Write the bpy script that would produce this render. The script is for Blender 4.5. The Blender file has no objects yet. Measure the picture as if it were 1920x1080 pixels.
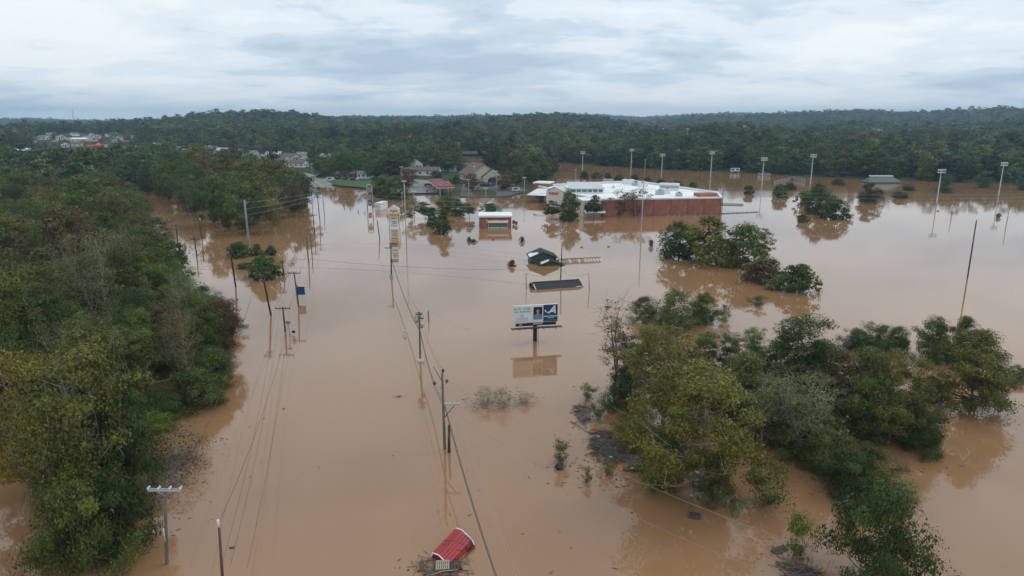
import bpy, math, random
import numpy as np
from mathutils import Vector, Matrix

# ------------------------------------------------------------------ camera, world, sun, exposure
SC = bpy.context.scene
H = 36.0                     # camera height over the flood water
PITCH = math.radians(13.8)
FPX = 1280.0                 # focal length in pixels of the 1920 px wide photograph
CP, SP = math.cos(PITCH), math.sin(PITCH)

cam_d = bpy.data.cameras.new('camera')
cam_d.lens = 24.0
cam_d.sensor_width = 36.0
cam_d.clip_start = 0.5
cam_d.clip_end = 20000
cam = bpy.data.objects.new('camera', cam_d)
SC.collection.objects.link(cam)
cam.location = (0, 0, H)
cam.rotation_euler = (math.pi / 2 - PITCH, 0, 0)
SC.camera = cam
SC.render.resolution_x, SC.render.resolution_y = 1024, 576

SUN_EL, SUN_AZ = math.radians(52), math.radians(60)
world = bpy.data.worlds.new('World')
SC.world = world
world.use_nodes = True


def build_world():
    nt = world.node_tree
    nt.nodes.clear()
    N = nt.nodes.new
    L = nt.links.new
    out = N('ShaderNodeOutputWorld')
    bg = N('ShaderNodeBackground')
    bg.inputs['Strength'].default_value = 0.1
    sky = N('ShaderNodeTexSky')
    sky.sky_type = 'NISHITA'
    sky.sun_disc = False
    sky.sun_elevation = SUN_EL
    sky.sun_rotation = SUN_AZ
    tc = N('ShaderNodeTexCoord')
    sep = N('ShaderNodeSeparateXYZ')
    L(tc.outputs['Generated'], sep.inputs[0])

    def M(op, a, b=None, clamp=False):
        n = N('ShaderNodeMath')
        n.operation = op
        n.use_clamp = clamp
        for i, v in enumerate((a, b)):
            if v is None:
                continue
            if isinstance(v, (int, float)):
                n.inputs[i].default_value = v
            else:
                L(v, n.inputs[i])
        return n.outputs[0]

    def RAMP(fac, stops, interp='EASE'):
        r = N('ShaderNodeValToRGB')
        r.color_ramp.interpolation = interp
        el = r.color_ramp.elements
        while len(el) < len(stops):
            el.new(0.5)
        for e, (p, c) in zip(el, stops):
            e.position = p
            e.color = (*c, 1) if len(c) == 3 else c
        L(fac, r.inputs[0])
        return r.outputs[0]

    # cloud deck: the view direction meets a flat layer overhead
    zc = M('ADD', M('MAXIMUM', sep.outputs[2], 0.0), 0.15)
    cx = M('DIVIDE', sep.outputs[0], zc)
    cy = M('DIVIDE', sep.outputs[1], zc)
    comb = N('ShaderNodeCombineXYZ')
    L(cx, comb.inputs[0])
    L(M('MULTIPLY', cy, 1.15), comb.inputs[1])

    def NOISE(scale, detail, rough, dist, off):
        mp = N('ShaderNodeMapping')
        mp.inputs['Location'].default_value = off
        L(comb.outputs[0], mp.inputs[0])
        n = N('ShaderNodeTexNoise')
        n.inputs['Scale'].default_value = scale
        n.inputs['Detail'].default_value = detail
        n.inputs['Roughness'].default_value = rough
        n.inputs['Distortion'].default_value = dist
        L(mp.outputs[0], n.inputs['Vector'])
        return n.outputs['Fac']
    n1 = NOISE(0.5, 10, 0.56, 0.25, (5.3, 2.2, 0))
    n2 = NOISE(1.7, 9, 0.6, 0.2, (1.0, 7.4, 3.0))
    mixn = M('ADD', M('MULTIPLY', n1, 0.64), M('MULTIPLY', n2, 0.36))
    cloud = RAMP(mixn, [(0.37, (4.9, 6.1, 7.2)), (0.445, (6.3, 7.4, 8.4)), (0.495, (8.0, 8.8, 9.4)), (0.585, (9.4, 9.8, 10.0))])
    # darker blue-grey bank of thick cloud low over the horizon
    hor = RAMP(sep.outputs[2], [(0.0, (0.99, 1.0, 1.0)), (0.05, (0.98, 0.99, 1.0)), (0.16, (1, 1, 1)), (0.7, (1.12, 1.1, 1.08))])
    mul = N('ShaderNodeMix')
    mul.data_type = 'RGBA'
    mul.blend_type = 'MULTIPLY'
    mul.inputs['Factor'].default_value = 1.0
    L(cloud, mul.inputs['A'])
    L(hor, mul.inputs['B'])
    mix = N('ShaderNodeMix')
    mix.data_type = 'RGBA'
    mix.inputs['Factor'].default_value = 0.93
    L(sky.outputs[0], mix.inputs['A'])
    L(mul.outputs['Result'], mix.inputs['B'])
    L(mix.outputs['Result'], bg.inputs['Color'])
    L(bg.outputs[0], out.inputs[0])


build_world()
sun_d = bpy.data.lights.new('sun', 'SUN')
sun_d.energy = 0.7
sun_d.angle = math.radians(25)
sun_d.color = (1.0, 0.96, 0.9)
sun = bpy.data.objects.new('sun', sun_d)
SC.collection.objects.link(sun)
_sd = Vector((math.sin(SUN_AZ) * math.cos(SUN_EL), math.cos(SUN_AZ) * math.cos(SUN_EL), math.sin(SUN_EL)))
sun.rotation_euler = (-_sd).to_track_quat('-Z', 'Y').to_euler()
sun.location = (0, 0, 300)
VS = SC.view_settings
VS.view_transform = 'Standard'
VS.look = 'None'
VS.exposure = 0.12
VS.gamma = 1.0
VS.use_curve_mapping = False
SC.render.engine = 'CYCLES'
CY = SC.cycles
CY.max_bounces = 6
CY.diffuse_bounces = 2
CY.glossy_bounces = 3
CY.transmission_bounces = 3
CY.transparent_max_bounces = 8
CY.volume_bounces = 0
CY.caustics_reflective = False
CY.caustics_refractive = False
CY.use_denoising = True

rnd = random.Random(11)
COL = SC.collection


# ------------------------------------------------------------------ picture point -> place on the ground
def G(px, py, z=0.0):
    u = 540 - py
    t = (z - H) / (-FPX * SP + u * CP)
    return (px - 960) * t, (FPX * CP + u * SP) * t


def top_z(y, py):
    u = 540 - py
    return H + y * (u * CP - FPX * SP) / (FPX * CP + u * SP)


def mpp(y, z=0.0):
    return (y * CP - (z - H) * SP) / FPX


# ------------------------------------------------------------------ materials
MATS = {}


def mat(name, col, rough=0.75, var=0.18, scale=1.2, bump=0.0, metal=0.0, spec=0.4, stretch=(1, 1, 1), col2=None):
    if name in MATS:
        return MATS[name]
    m = bpy.data.materials.new(name)
    m.use_nodes = True
    nt = m.node_tree
    b = nt.nodes['Principled BSDF']
    b.inputs['Roughness'].default_value = rough
    b.inputs['Metallic'].default_value = metal
    b.inputs['Specular IOR Level'].default_value = spec
    tc = nt.nodes.new('ShaderNodeTexCoord')
    mp = nt.nodes.new('ShaderNodeMapping')
    mp.inputs['Scale'].default_value = stretch
    no = nt.nodes.new('ShaderNodeTexNoise')
    no.inputs['Scale'].default_value = scale
    no.inputs['Detail'].default_value = 6
    no.inputs['Roughness'].default_value = 0.65
    nt.links.new(tc.outputs['Object'], mp.inputs[0])
    nt.links.new(mp.outputs[0], no.inputs['Vector'])
    r = nt.nodes.new('ShaderNodeValToRGB')
    e = r.color_ramp.elements
    e[0].position, e[1].position = 0.32, 0.68
    c1 = tuple(c * (1 - var) for c in col)
    c2 = col2 if col2 else tuple(min(c * (1 + var), 0.95) for c in col)
    e[0].color = (*c1, 1)
    e[1].color = (*c2, 1)
    nt.links.new(no.outputs['Fac'], r.inputs[0])
    nt.links.new(r.outputs[0], b.inputs['Base Color'])
    if bump:
        bp = nt.nodes.new('ShaderNodeBump')
        bp.inputs['Strength'].default_value = bump
        bp.inputs['Distance'].default_value = 0.05
        nt.links.new(no.outputs['Fac'], bp.inputs['Height'])
        nt.links.new(bp.outputs[0], b.inputs['Normal'])
    MATS[name] = m
    return m


def leaf_mat(name, inst):
    m = bpy.data.materials.new(name)
    m.use_nodes = True
    nt = m.node_tree
    nt.nodes.clear()
    N = nt.nodes.new
    L = nt.links.new
    out = N('ShaderNodeOutputMaterial')
    if inst:
        base = N('ShaderNodeAttribute')
        base.attribute_type = 'INSTANCER'
        base.attribute_name = 'icol'
        bc = base.outputs['Color']
    else:
        base = N('ShaderNodeObjectInfo')
        bc = base.outputs['Color']
    at = N('ShaderNodeAttribute')
    at.attribute_name = 'tint'
    sep = N('ShaderNodeSeparateColor')
    L(at.outputs['Color'], sep.inputs[0])
    hsv = N('ShaderNodeHueSaturation')
    L(bc, hsv.inputs['Color'])
    mr = N('ShaderNodeMapRange')
    mr.inputs['To Min'].default_value = 0.515
    mr.inputs['To Max'].default_value = 0.465
    L(sep.outputs[1], mr.inputs['Value'])
    L(mr.outputs[0], hsv.inputs['Hue'])
    mv = N('ShaderNodeMapRange')
    mv.inputs['To Min'].default_value = 0.5
    mv.inputs['To Max'].default_value = 1.6
    L(sep.outputs[0], mv.inputs['Value'])
    L(mv.outputs[0], hsv.inputs['Value'])
    pr = N('ShaderNodeBsdfPrincipled')
    pr.inputs['Roughness'].default_value = 0.62
    pr.inputs['Specular IOR Level'].default_value = 0.25
    L(hsv.outputs[0], pr.inputs['Base Color'])
    tr = N('ShaderNodeBsdfTranslucent')
    L(hsv.outputs[0], tr.inputs['Color'])
    mx = N('ShaderNodeMixShader')
    mx.inputs[0].default_value = 0.22
    L(pr.outputs[0], mx.inputs[1])
    L(tr.outputs[0], mx.inputs[2])
    L(mx.outputs[0], out.inputs[0])
    return m


LEAF = leaf_mat('leaf', False)
LEAFI = leaf_mat('leaf_far', True)
BARK = mat('bark', (0.13, 0.105, 0.08), 0.9, 0.35, 2.0, 0.4, stretch=(3, 3, 0.6))
BARKPALE = mat('bark_pale', (0.3, 0.27, 0.22), 0.9, 0.35, 1.5, 0.3, stretch=(3, 3, 0.6))
WOODPOLE = mat('pole_wood', (0.075, 0.055, 0.04), 0.85, 0.35, 2.5, 0.3, stretch=(4, 4, 0.4))
WOODDARK = mat('pole_dark', (0.03, 0.024, 0.02), 0.85, 0.3, 2.5, 0.2, stretch=(4, 4, 0.4))
WOODGREEN = mat('pole_green', (0.13, 0.135, 0.105), 0.85, 0.3, 2.5, 0.3, stretch=(4, 4, 0.4))
STEEL = mat('galvanised', (0.42, 0.44, 0.46), 0.5, 0.12, 3, metal=0.3)
STEELBLUE = mat('steel_blue', (0.2, 0.26, 0.29), 0.55, 0.15, 1)
BLACKM = mat('black_metal', (0.014, 0.015, 0.018), 0.5, 0.2, 3)
WIRE = mat('wire', (0.05, 0.048, 0.047), 0.6, 0.1, 1)
WIREPALE = mat('wire_pale', (0.3, 0.29, 0.28), 0.5, 0.1, 1)
CERAM = mat('insulator', (0.02, 0.016, 0.02), 0.3, 0.2, 3)
WHITE = mat('white_paint', (0.72, 0.74, 0.74), 0.6, 0.07, 0.8)
ROOFW = mat('roof_membrane', (0.78, 0.8, 0.8), 0.7, 0.1, 0.12)
CREAM = mat('cream_siding', (0.62, 0.57, 0.46), 0.75, 0.07, 0.8)
BRICK = mat('brick', (0.3, 0.12, 0.083), 0.85, 0.34, 0.7, 0.2, stretch=(1, 1, .45))
BRICKD = mat('brick_dark', (0.24, 0.085, 0.06), 0.85, 0.22, 1.6, 0.2)
GLASS = mat('window_glass', (0.03, 0.045, 0.05), 0.12, 0.2, 1, spec=0.6)
GLASSG = mat('window_green', (0.06, 0.13, 0.12), 0.15, 0.25, 1, spec=0.6)
REDP = mat('red_paint', (0.45, 0.025, 0.03), 0.5, 0.15, 1)
NAVY = mat('navy_print', (0.014, 0.04, 0.13), 0.5, 0.08, 1)
BLUEP = mat('blue_print', (0.015, 0.07, 0.22), 0.5, 0.1, 1)
TEAL = mat('teal_print', (0.05, 0.38, 0.45), 0.5, 0.05, 1)
YELLOW = mat('yellow_print', (0.68, 0.45, 0.03), 0.5, 0.08, 1)
GREYP = mat('grey_print', (0.3, 0.32, 0.34), 0.6, 0.08, 1)
SHING = mat('shingle_dark', (0.035, 0.037, 0.042), 0.9, 0.35, 1.5, 0.3)
SHINGB = mat('shingle_brown', (0.13, 0.1, 0.085), 0.9, 0.25, 1.2, 0.3)
SHINGG = mat('shingle_grey', (0.19, 0.19, 0.19), 0.9, 0.2, 1.2, 0.3)
ASPH = mat('asphalt', (0.19, 0.19, 0.19), 0.9, 0.15, 0.25)
CONC = mat('concrete', (0.36, 0.34, 0.31), 0.9, 0.15, 0.5)
TYRE = mat('tyre', (0.02, 0.02, 0.02), 0.9, 0.1, 2)
GREENW = mat('green_siding', (0.045, 0.075, 0.055), 0.85, 0.35, 1.2)
RUSTY = mat('rusty_metal', (0.22, 0.09, 0.06), 0.85, 0.5, 0.8, col2=(0.42, 0.36, 0.3))
DRIFT = mat('driftwood', (0.085, 0.07, 0.058), 0.95, 0.45, 2.0, 0.4)
DRIFTP = mat('driftwood_pale', (0.36, 0.31, 0.25), 0.9, 0.3, 2.0, 0.3)
MUDMAT = mat('debris_scum', (0.17, 0.135, 0.115), 0.95, 0.45, 2.2, 0.5)
SKIN = mat('print_skin', (0.5, 0.28, 0.2), 0.5, 0.05, 1)
SHIRT = mat('print_shirt', (0.12, 0.27, 0.42), 0.5, 0.1, 1)
LAMPW = mat('lamp_head', (0.7, 0.72, 0.74), 0.4, 0.06, 1)


# ------------------------------------------------------------------ mesh helpers
def mesh_np(name, V, F, mats, smooth=False, tint=None, fmat=None):
    V = np.asarray(V, np.float32)
    F = np.asarray(F, np.int32)
    me = bpy.data.meshes.new(name)
    n, k = F.shape
    me.vertices.add(len(V))
    me.vertices.foreach_set('co', V.ravel())
    me.loops.add(n * k)
    me.loops.foreach_set('vertex_index', F.ravel())
    me.polygons.add(n)
    me.polygons.foreach_set('loop_start', np.arange(0, n * k, k, dtype=np.int32))
    me.polygons.foreach_set('loop_total', np.full(n, k, np.int32))
    if smooth:
        me.polygons.foreach_set('use_smooth', np.ones(n, bool))
    if fmat is not None:
        me.polygons.foreach_set('material_index', np.asarray(fmat, np.int32))
    for m in mats:
        me.materials.append(m)
    if tint is not None:
        a = me.attributes.new('tint', 'FLOAT_COLOR', 'POINT')
        a.data.foreach_set('color', np.asarray(tint, np.float32).ravel())
    me.update(calc_edges=True)
    return me


class MB:
    """collects boxes, tubes, prisms; build() links them as one mesh object"""

    def __init__(s):
        s.v, s.f, s.sm = [], [], []

    def add(s, vs, fs, smooth=False):
        o = len(s.v)
        s.v += [tuple(v) for v in vs]
        for f in fs:
            s.f.append(tuple(i + o for i in f))
            s.sm.append(smooth)
        return s

    def box(s, c, d, rz=0.0, M=None):
        vs = []
        for z in (-.5, .5):
            for x, y in ((-.5, -.5), (.5, -.5), (.5, .5), (-.5, .5)):
                v = Vector((x * d[0], y * d[1], z * d[2]))
                if M is not None:
                    v = M @ v
                elif rz:
                    v = Matrix.Rotation(rz, 3, 'Z') @ v
                vs.append((v[0] + c[0], v[1] + c[1], v[2] + c[2]))
        return s.add(vs, [(3, 2, 1, 0), (4, 5, 6, 7), (0, 1, 5, 4), (1, 2, 6, 5), (2, 3, 7, 6), (3, 0, 4, 7)])

    def tube(s, pts, rad, n=8, cap=True):
        pts = [Vector(p) for p in pts]
        if not hasattr(rad, '__len__'):
            rad = [rad] * len(pts)
        vs = []
        for i, p in enumerate(pts):
            t = (pts[min(i + 1, len(pts) - 1)] - pts[max(i - 1, 0)])
            if t.length < 1e-6:
                t = Vector((0, 0, 1))
            t.normalize()
            a = Vector((1, 0, 0)) if abs(t.x) < 0.8 else Vector((0, 1, 0))
            u = t.cross(a).normalized()
            w = t.cross(u)
            for k in range(n):
                an = 2 * math.pi * k / n
                vs.append(p + (u * math.cos(an) + w * math.sin(an)) * rad[i])
        fs = []
        for i in range(len(pts) - 1):
            for k in range(n):
                fs.append((i * n + k, i * n + (k + 1) % n, (i + 1) * n + (k + 1) % n, (i + 1) * n + k))
        s.add(vs, fs, True)
        if cap:
            o = len(s.v) - len(vs)
            s.f.append(tuple(o + k for k in range(n))[::-1])
            s.f.append(tuple(o + (len(pts) - 1) * n + k for k in range(n)))
            s.sm += [False, False]
        return s

    def prism(s, poly, z0, z1):
        """vertical prism over a counter-clockwise footprint; z0/z1 numbers or lists"""
        n = len(poly)
        a = z0 if hasattr(z0, '__len__') else [z0] * n
        b = z1 if hasattr(z1, '__len__') else [z1] * n
        vs = [(x, y, a[i]) for i, (x, y) in enumerate(poly)] + [(x, y, b[i]) for i, (x, y) in enumerate(poly)]
        fs = [tuple(range(n))[::-1], tuple(range(n, 2 * n))]
        fs += [(i, (i + 1) % n, n + (i + 1) % n, n + i) for i in range(n)]
        return s.add(vs, fs)

    def extrude(s, prof, y0, y1):
        """profile in (x,z) extruded along y"""
        n = len(prof)
        vs = [(x, y0, z) for x, z in prof] + [(x, y1, z) for x, z in prof]
        fs = [tuple(range(n)), tuple(range(n, 2 * n))[::-1]]
        fs += [(i, n + i, n + (i + 1) % n, (i + 1) % n) for i in range(n)]
        return s.add(vs, fs)

    def mesh(s, name, m):
        me = bpy.data.meshes.new(name)
        me.from_pydata(s.v, [], s.f)
        me.polygons.foreach_set('use_smooth', s.sm)
        me.materials.append(m)
        me.update()
        return me

    def build(s, name, m, parent=None, loc=(0, 0, 0), rz=0.0):
        return obj(name, s.mesh(name, m), parent, loc, rz)


def obj(name, me, parent=None, loc=(0, 0, 0), rz=0.0):
    o = bpy.data.objects.new(name, me)
    COL.objects.link(o)
    o.location = loc
    o.rotation_euler = (0, 0, rz)
    if parent:
        o.parent = parent
    return o


def tag(o, label=None, cat=None, group=None, kind=None):
    if label:
        o['label'] = label
    if cat:
        o['category'] = cat
    if group:
        o['group'] = group
    if kind:
        o['kind'] = kind
    return o


def thing(name, label, cat, loc=(0, 0, 0), rz=0.0, group=None):
    o = bpy.data.objects.new(name, None)
    o.empty_display_size = 0.5
    COL.objects.link(o)
    o.location = loc
    o.rotation_euler = (0, 0, rz)
    return tag(o, label, cat, group)


def text(body, size, m, parent, loc, rot=(math.pi / 2, 0, 0), shear=0.0, depth=0.006, sx=1.0, name='lettering', bold=0.0):
    cu = bpy.data.curves.new('lettering', 'FONT')
    cu.body = body
    cu.size = size
    cu.shear = shear
    cu.extrude = depth
    cu.offset = bold
    cu.resolution_u = 3
    cu.align_x = 'CENTER'
    cu.align_y = 'CENTER'
    to = bpy.data.objects.new('tmp_text', cu)
    me = bpy.data.meshes.new_from_object(to)
    bpy.data.objects.remove(to)
    bpy.data.curves.remove(cu)
    me.materials.clear()
    me.materials.append(m)
    o = obj(name, me, parent, loc)
    o.rotation_euler = rot
    o.scale = (sx, 1, 1)
    return o


def print_marks(w, hgt, m, parent, loc, n=7, rz=0.0):
    """a line of print too small to read: uneven little strokes"""
    r = random.Random(int(w * 977 + loc[2] * 131))
    ws = [r.uniform(.5, 1.5) for _ in range(n)]
    k = w / (sum(ws) + .45 * (n - 1))
    b = MB()
    x = -w / 2
    for q in ws:
        hh = hgt * r.uniform(.75, 1.0)
        b.box((x + q * k / 2, 0, (hh - hgt) / 2), (q * k, .012, hh))
        x += (q + .45) * k
    return b.build('lettering', m, parent, loc, rz)


# ------------------------------------------------------------------ terrain
SHORE = [(-1500, 392), (-400, 380), (0, 374), (200, 366), (262, 360), (330, 350), (480, 350), (545, 348), (600, 349), (660, 352), (690, 357),
         (712, 372), (748, 372), (762, 366), (835, 364), (868, 372), (950, 371), (985, 362), (1015, 346), (1035, 330), (1048, 318),
         (1000, 313), (930, 313), (866, 309), (862, 300), (925, 298), (1000, 300), (1060, 307), (1150, 312), (1240, 318), (1400, 324),
         (1520, 331), (1700, 339), (1920, 347), (2400, 362), (3400, 380)]
LANDPOLY = np.array([G(*p) for p in SHORE] + [(9000, 900), (9000, 9500), (-9000, 9500), (-9000, 500)])


def sdf_poly(X, Y, P):
    d = np.full(X.shape, 1e18)
    inside = np.zeros(X.shape, bool)
    n = len(P)
    for i in range(n):
        x1, y1 = P[i]
        x2, y2 = P[(i + 1) % n]
        ex, ey = x2 - x1, y2 - y1
        t = np.clip(((X - x1) * ex + (Y - y1) * ey) / (ex * ex + ey * ey + 1e-9), 0, 1)
        d = np.minimum(d, (X - x1 - t * ex) ** 2 + (Y - y1 - t * ey) ** 2)
        cr = ((y1 > Y) != (y2 > Y)) & (X < ex * (Y - y1) / (ey if abs(ey) > 1e-9 else 1e-9) + x1)
        inside ^= cr
    d = np.sqrt(d)
    return np.where(inside, d, -d)


RIDGES = [  # distance, width, [(picture x, picture y of the tree tops)]
    (900, 210, [(-900, 246), (0, 250), (300, 250), (420, 243), (560, 240), (700, 240), (900, 236), (1100, 236), (1250, 244), (1350, 228), (1440, 240), (1600, 246), (1920, 240), (2800, 236)]),
    (1500, 330, [(-900, 240), (0, 243), (100, 240), (200, 229), (330, 221), (400, 214), (500, 209), (560, 211), (640, 220), (720, 228), (800, 230),
                 (880, 223), (1000, 214), (1100, 217), (1180, 228), (1260, 236), (1400, 231), (1500, 228), (1600, 224), (1750, 229), (1920, 221), (2800, 222)]),
    (2500, 480, [(-900, 232), (0, 233), (150, 229), (400, 226), (600, 221), (700, 217), (820, 217), (900, 216), (1000, 218), (1200, 222), (1300, 213), (1400, 212),
                 (1500, 206), (1600, 203), (1700, 206), (1830, 203), (1870, 199), (1920, 202), (2800, 205)]),
    (4300, 800, [(-900, 222), (0, 222), (60, 221), (130, 223), (300, 224), (640, 217), (720, 216), (850, 218), (960, 214), (1060, 209), (1130, 212), (1200, 215), (1290, 209), (1380, 207),
                 (1500, 208), (1700, 206), (1920, 206), (2800, 208)]),
]


def height(X, Y):
    X = np.asarray(X, float)
    Y = np.asarray(Y, float)
    sd = sdf_poly(X, Y, LANDPOLY)
    h = np.where(sd > 0, 0.12 + np.minimum(sd * 0.05, 0.8) + 2.5 * (1 - np.exp(-np.maximum(sd, 0) / 150)), np.maximum(sd * 0.07, -3.0))
    D = np.hypot(X, Y)
    PX = 960 + FPX * X / np.maximum(0.971 * Y + 8.6, 1.0)
    PX = np.where(Y < 20, np.where(X < 0, -900, 2800), PX)
    hill = np.zeros(X.shape)
    for d0, w, prof in RIDGES:
        xs, ys = zip(*prof)
        yt = np.interp(PX, xs, ys) + np.interp(PX, (0, 900, 1300, 1900), (5, 5, 9, 11))
        A = np.maximum(H + d0 * (226 - yt) / FPX - 15.0, 0.0)
        g = np.exp(-((D - d0) / w) ** 2)
        hill = np.maximum(hill, A * g)
    hill = np.maximum(hill, 10 * np.exp(-((PX - 140) / 170) ** 2) * np.clip((D - 560) / 620, 0, 1) ** 1.2 * np.clip((1900 - D) / 500, 0, 1))
    wob = 2.0 * np.sin(X / 130 + 1.3) * np.sin(Y / 170) + 1.2 * np.sin(X / 61 + Y / 83)
    far = np.clip((D - 700) / 500, 0, 1)
    return h + np.where(sd > 0, np.maximum(hill + far * wob * 1.2, 0) * np.clip(sd / 80, 0, 1), 0)


def hz(x, y):
    return float(height(np.array([x]), np.array([y]))[0])


def LG(px, py):
    """place on the real ground (or water) seen at a picture point"""
    z = 0.0
    for _ in range(12):
        x, y = G(px, py, z)
        z = 0.6 * z + 0.4 * max(hz(x, y), 0.0)
    return x, y, max(hz(x, y), 0.0)


def ground_mat():
    m = bpy.data.materials.new('ground_cover')
    m.use_nodes = True
    nt = m.node_tree
    b = nt.nodes['Principled BSDF']
    b.inputs['Roughness'].default_value = 0.95
    b.inputs['Specular IOR Level'].default_value = 0.1
    tc = nt.nodes.new('ShaderNodeTexCoord')
    no = nt.nodes.new('ShaderNodeTexNoise')
    no.inputs['Scale'].default_value = 0.02
    no.inputs['Detail'].default_value = 10
    no.inputs['Roughness'].default_value = 0.7
    nt.links.new(tc.outputs['Object'], no.inputs['Vector'])
    r = nt.nodes.new('ShaderNodeValToRGB')
    e = r.color_ramp.elements
    e.new(0.5)
    for el, (p, c) in zip(e, [(0.35, (0.03, 0.04, 0.018)), (0.5, (0.038, 0.055, 0.02)), (0.66, (0.08, 0.072, 0.042))]):
        el.position = p
        el.color = (*c, 1)
    nt.links.new(no.outputs['Fac'], r.inputs[0])
    nt.links.new(r.outputs[0], b.inputs['Base Color'])
    return m


def build_terrain():
    rs = np.concatenate([np.linspace(25, 220, 24), np.geomspace(228, 7800, 170)])
    az = np.radians(np.linspace(-68, 68, 300))
    R, A = np.meshgrid(rs, az, indexing='ij')
    X, Y = R * np.sin(A), R * np.cos(A)
    Z = height(X, Y)
    V = np.stack([X, Y, Z], -1).reshape(-1, 3)
    n, k = X.shape
    i = np.arange(n - 1)[:, None] * k + np.arange(k - 1)[None, :]
    F = np.stack([i, i + 1, i + k + 1, i + k], -1).reshape(-1, 4)[:, ::-1]
    o = obj('ground', mesh_np('ground', V, F, [ground_mat()], True))
    tag(o, 'wooded ground rising from the flood to distant hills', None, kind='structure')


def water_mat():
    m = bpy.data.materials.new('flood_water')
    m.use_nodes = True
    nt = m.node_tree
    N = nt.nodes.new
    L = nt.links.new
    b = nt.nodes['Principled BSDF']
    b.inputs['Roughness'].default_value = 0.035
    b.inputs['IOR'].default_value = 1.53
    tc = N('ShaderNodeTexCoord')

    def noise(scale, detail, stretch=(1, 1, 1), dist=0.0):
        mp = N('ShaderNodeMapping')
        mp.inputs['Scale'].default_value = stretch
        L(tc.outputs['Object'], mp.inputs[0])
        n = N('ShaderNodeTexNoise')
        n.inputs['Scale'].default_value = scale
        n.inputs['Detail'].default_value = detail
        n.inputs['Distortion'].default_value = dist
        L(mp.outputs[0], n.inputs['Vector'])
        return n.outputs['Fac']
    silt = noise(0.02, 9, (1.3, 0.45, 1), 1.8)
    r = N('ShaderNodeValToRGB')
    e = r.color_ramp.elements
    e[0].position, e[1].position = 0.3, 0.7
    e[0].color = (0.255, 0.140, 0.067, 1)
    e[1].color = (0.302, 0.171, 0.085, 1)
    L(silt, r.inputs[0])
    L(r.outputs[0], b.inputs['Base Color'])
    # wind and current: patches of ripple, strongest on the open reach to the right
    sep = N('ShaderNodeSeparateXYZ')
    L(tc.outputs['Object'], sep.inputs[0])

    def mr(v, a, b_, c, d):
        n = N('ShaderNodeMapRange')
        n.interpolation_type = 'SMOOTHSTEP'
        for i, q in zip(('From Min', 'From Max', 'To Min', 'To Max'), (a, b_, c, d)):
            n.inputs[i].default_value = q
        L(v, n.inputs['Value'])
        return n.outputs[0]

    def mul(a, c):
        n = N('ShaderNodeMath')
        n.operation = 'MULTIPLY'
        for i, q in enumerate((a, c)):
            if isinstance(q, (int, float)):
                n.inputs[i].default_value = q
            else:
                L(q, n.inputs[i])
        return n.outputs[0]
    reach = mul(mr(sep.outputs[1], 250, 360, 0, 1), mr(sep.outputs[0], 40, 150, 0.15, 1))
    patch = mr(noise(0.02, 4, (0.35, 1.2, 1), 0.8), 0.42, 0.62, 0.1, 1.0)
    st = N('ShaderNodeMath')
    st.operation = 'MULTIPLY_ADD'
    L(mul(reach, patch), st.inputs[0])
    st.inputs[1].default_value = 0.5
    st.inputs[2].default_value = 0.05
    bp = N('ShaderNodeBump')
    bp.inputs['Distance'].default_value = 0.12
    L(st.outputs[0], bp.inputs['Strength'])
    L(noise(0.55, 4, (0.6, 1.3, 1), 0.3), bp.inputs['Height'])
    L(bp.outputs[0], b.inputs['Normal'])
    return m


build_terrain()
wat = MB().add([(-2600, -260, 0), (2600, -260, 0), (2600, 1300, 0), (-2600, 1300, 0)], [(0, 1, 2, 3)]).build('flood_water', water_mat())
tag(wat, 'muddy brown flood water spread over the whole valley floor', None, kind='structure')


def ribbon(name, pts, w, m, lift, parent=None, off=0.0, z=None):
    P = [Vector((x, y, 0)) for x, y in pts]
    V, F = [], []
    for i, p in enumerate(P):
        t = (P[min(i + 1, len(P) - 1)] - P[max(i - 1, 0)]).normalized()
        nrm = Vector((t.y, -t.x, 0))
        c = p + nrm * off
        zz = max(hz(p.x, p.y), -1.0) + lift
        for s in (-1, 1):
            q = c + nrm * s * w / 2
            V.append((q.x, q.y, zz))
    for i in range(len(P) - 1):
        F.append((2 * i, 2 * i + 1, 2 * i + 3, 2 * i + 2))
    return MB().add(V, F).build(name, m, parent)


def spline(pts, n):
    out = []
    for i in range(len(pts) - 1):
        p0, p1, p2, p3 = [np.array(pts[min(max(k, 0), len(pts) - 1)], float) for k in (i - 1, i, i + 1, i + 2)]
        for j in range(n):
            t = j / n
            out.append(tuple(0.5 * (2 * p1 + (p2 - p0) * t + (2 * p0 - 5 * p1 + 4 * p2 - p3) * t * t + (3 * p1 - p0 - 3 * p2 + p3) * t ** 3)))
    out.append(tuple(pts[-1]))
    return out


road_pts = spline([G(628, 372), G(604, 350), G(566, 337), G(512, 325), G(430, 312), G(330, 302)], 8)
tag(ribbon('road', road_pts, 17, ASPH, 0.35), 'grey asphalt road climbing out of the flood', None, kind='structure')
for off, m_, w_ in ((-8.2, WHITE, 0.3), (8.2, WHITE, 0.3), (-0.25, YELLOW, 0.2), (0.25, YELLOW, 0.2)):
    tag(ribbon('road_marking', road_pts, w_, m_, 0.37, None, off), None, None, kind='structure')
tag(ribbon('kerb', road_pts, 0.9, CONC, 0.47, None, 9.2), None, None, kind='structure')
GRASSM = mat('mown_grass', (0.05, 0.09, 0.028), 0.95, 0.2, 0.15)


def patch(name, pix, m, lift, label):
    """flat sheet of ground cover that follows the ground"""
    P = [LG(*p) for p in pix]
    c = (sum(p[0] for p in P) / len(P), sum(p[1] for p in P) / len(P))
    V = [(c[0], c[1], max(hz(*c), 0) + lift)] + [(p[0], p[1], p[2] + lift) for p in P]
    n = len(P)
    o = MB().add(V, [(0, i + 1, (i + 1) % n + 1) for i in range(n)]).build(name, m)
    return tag(o, label, None, kind='structure')


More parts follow.
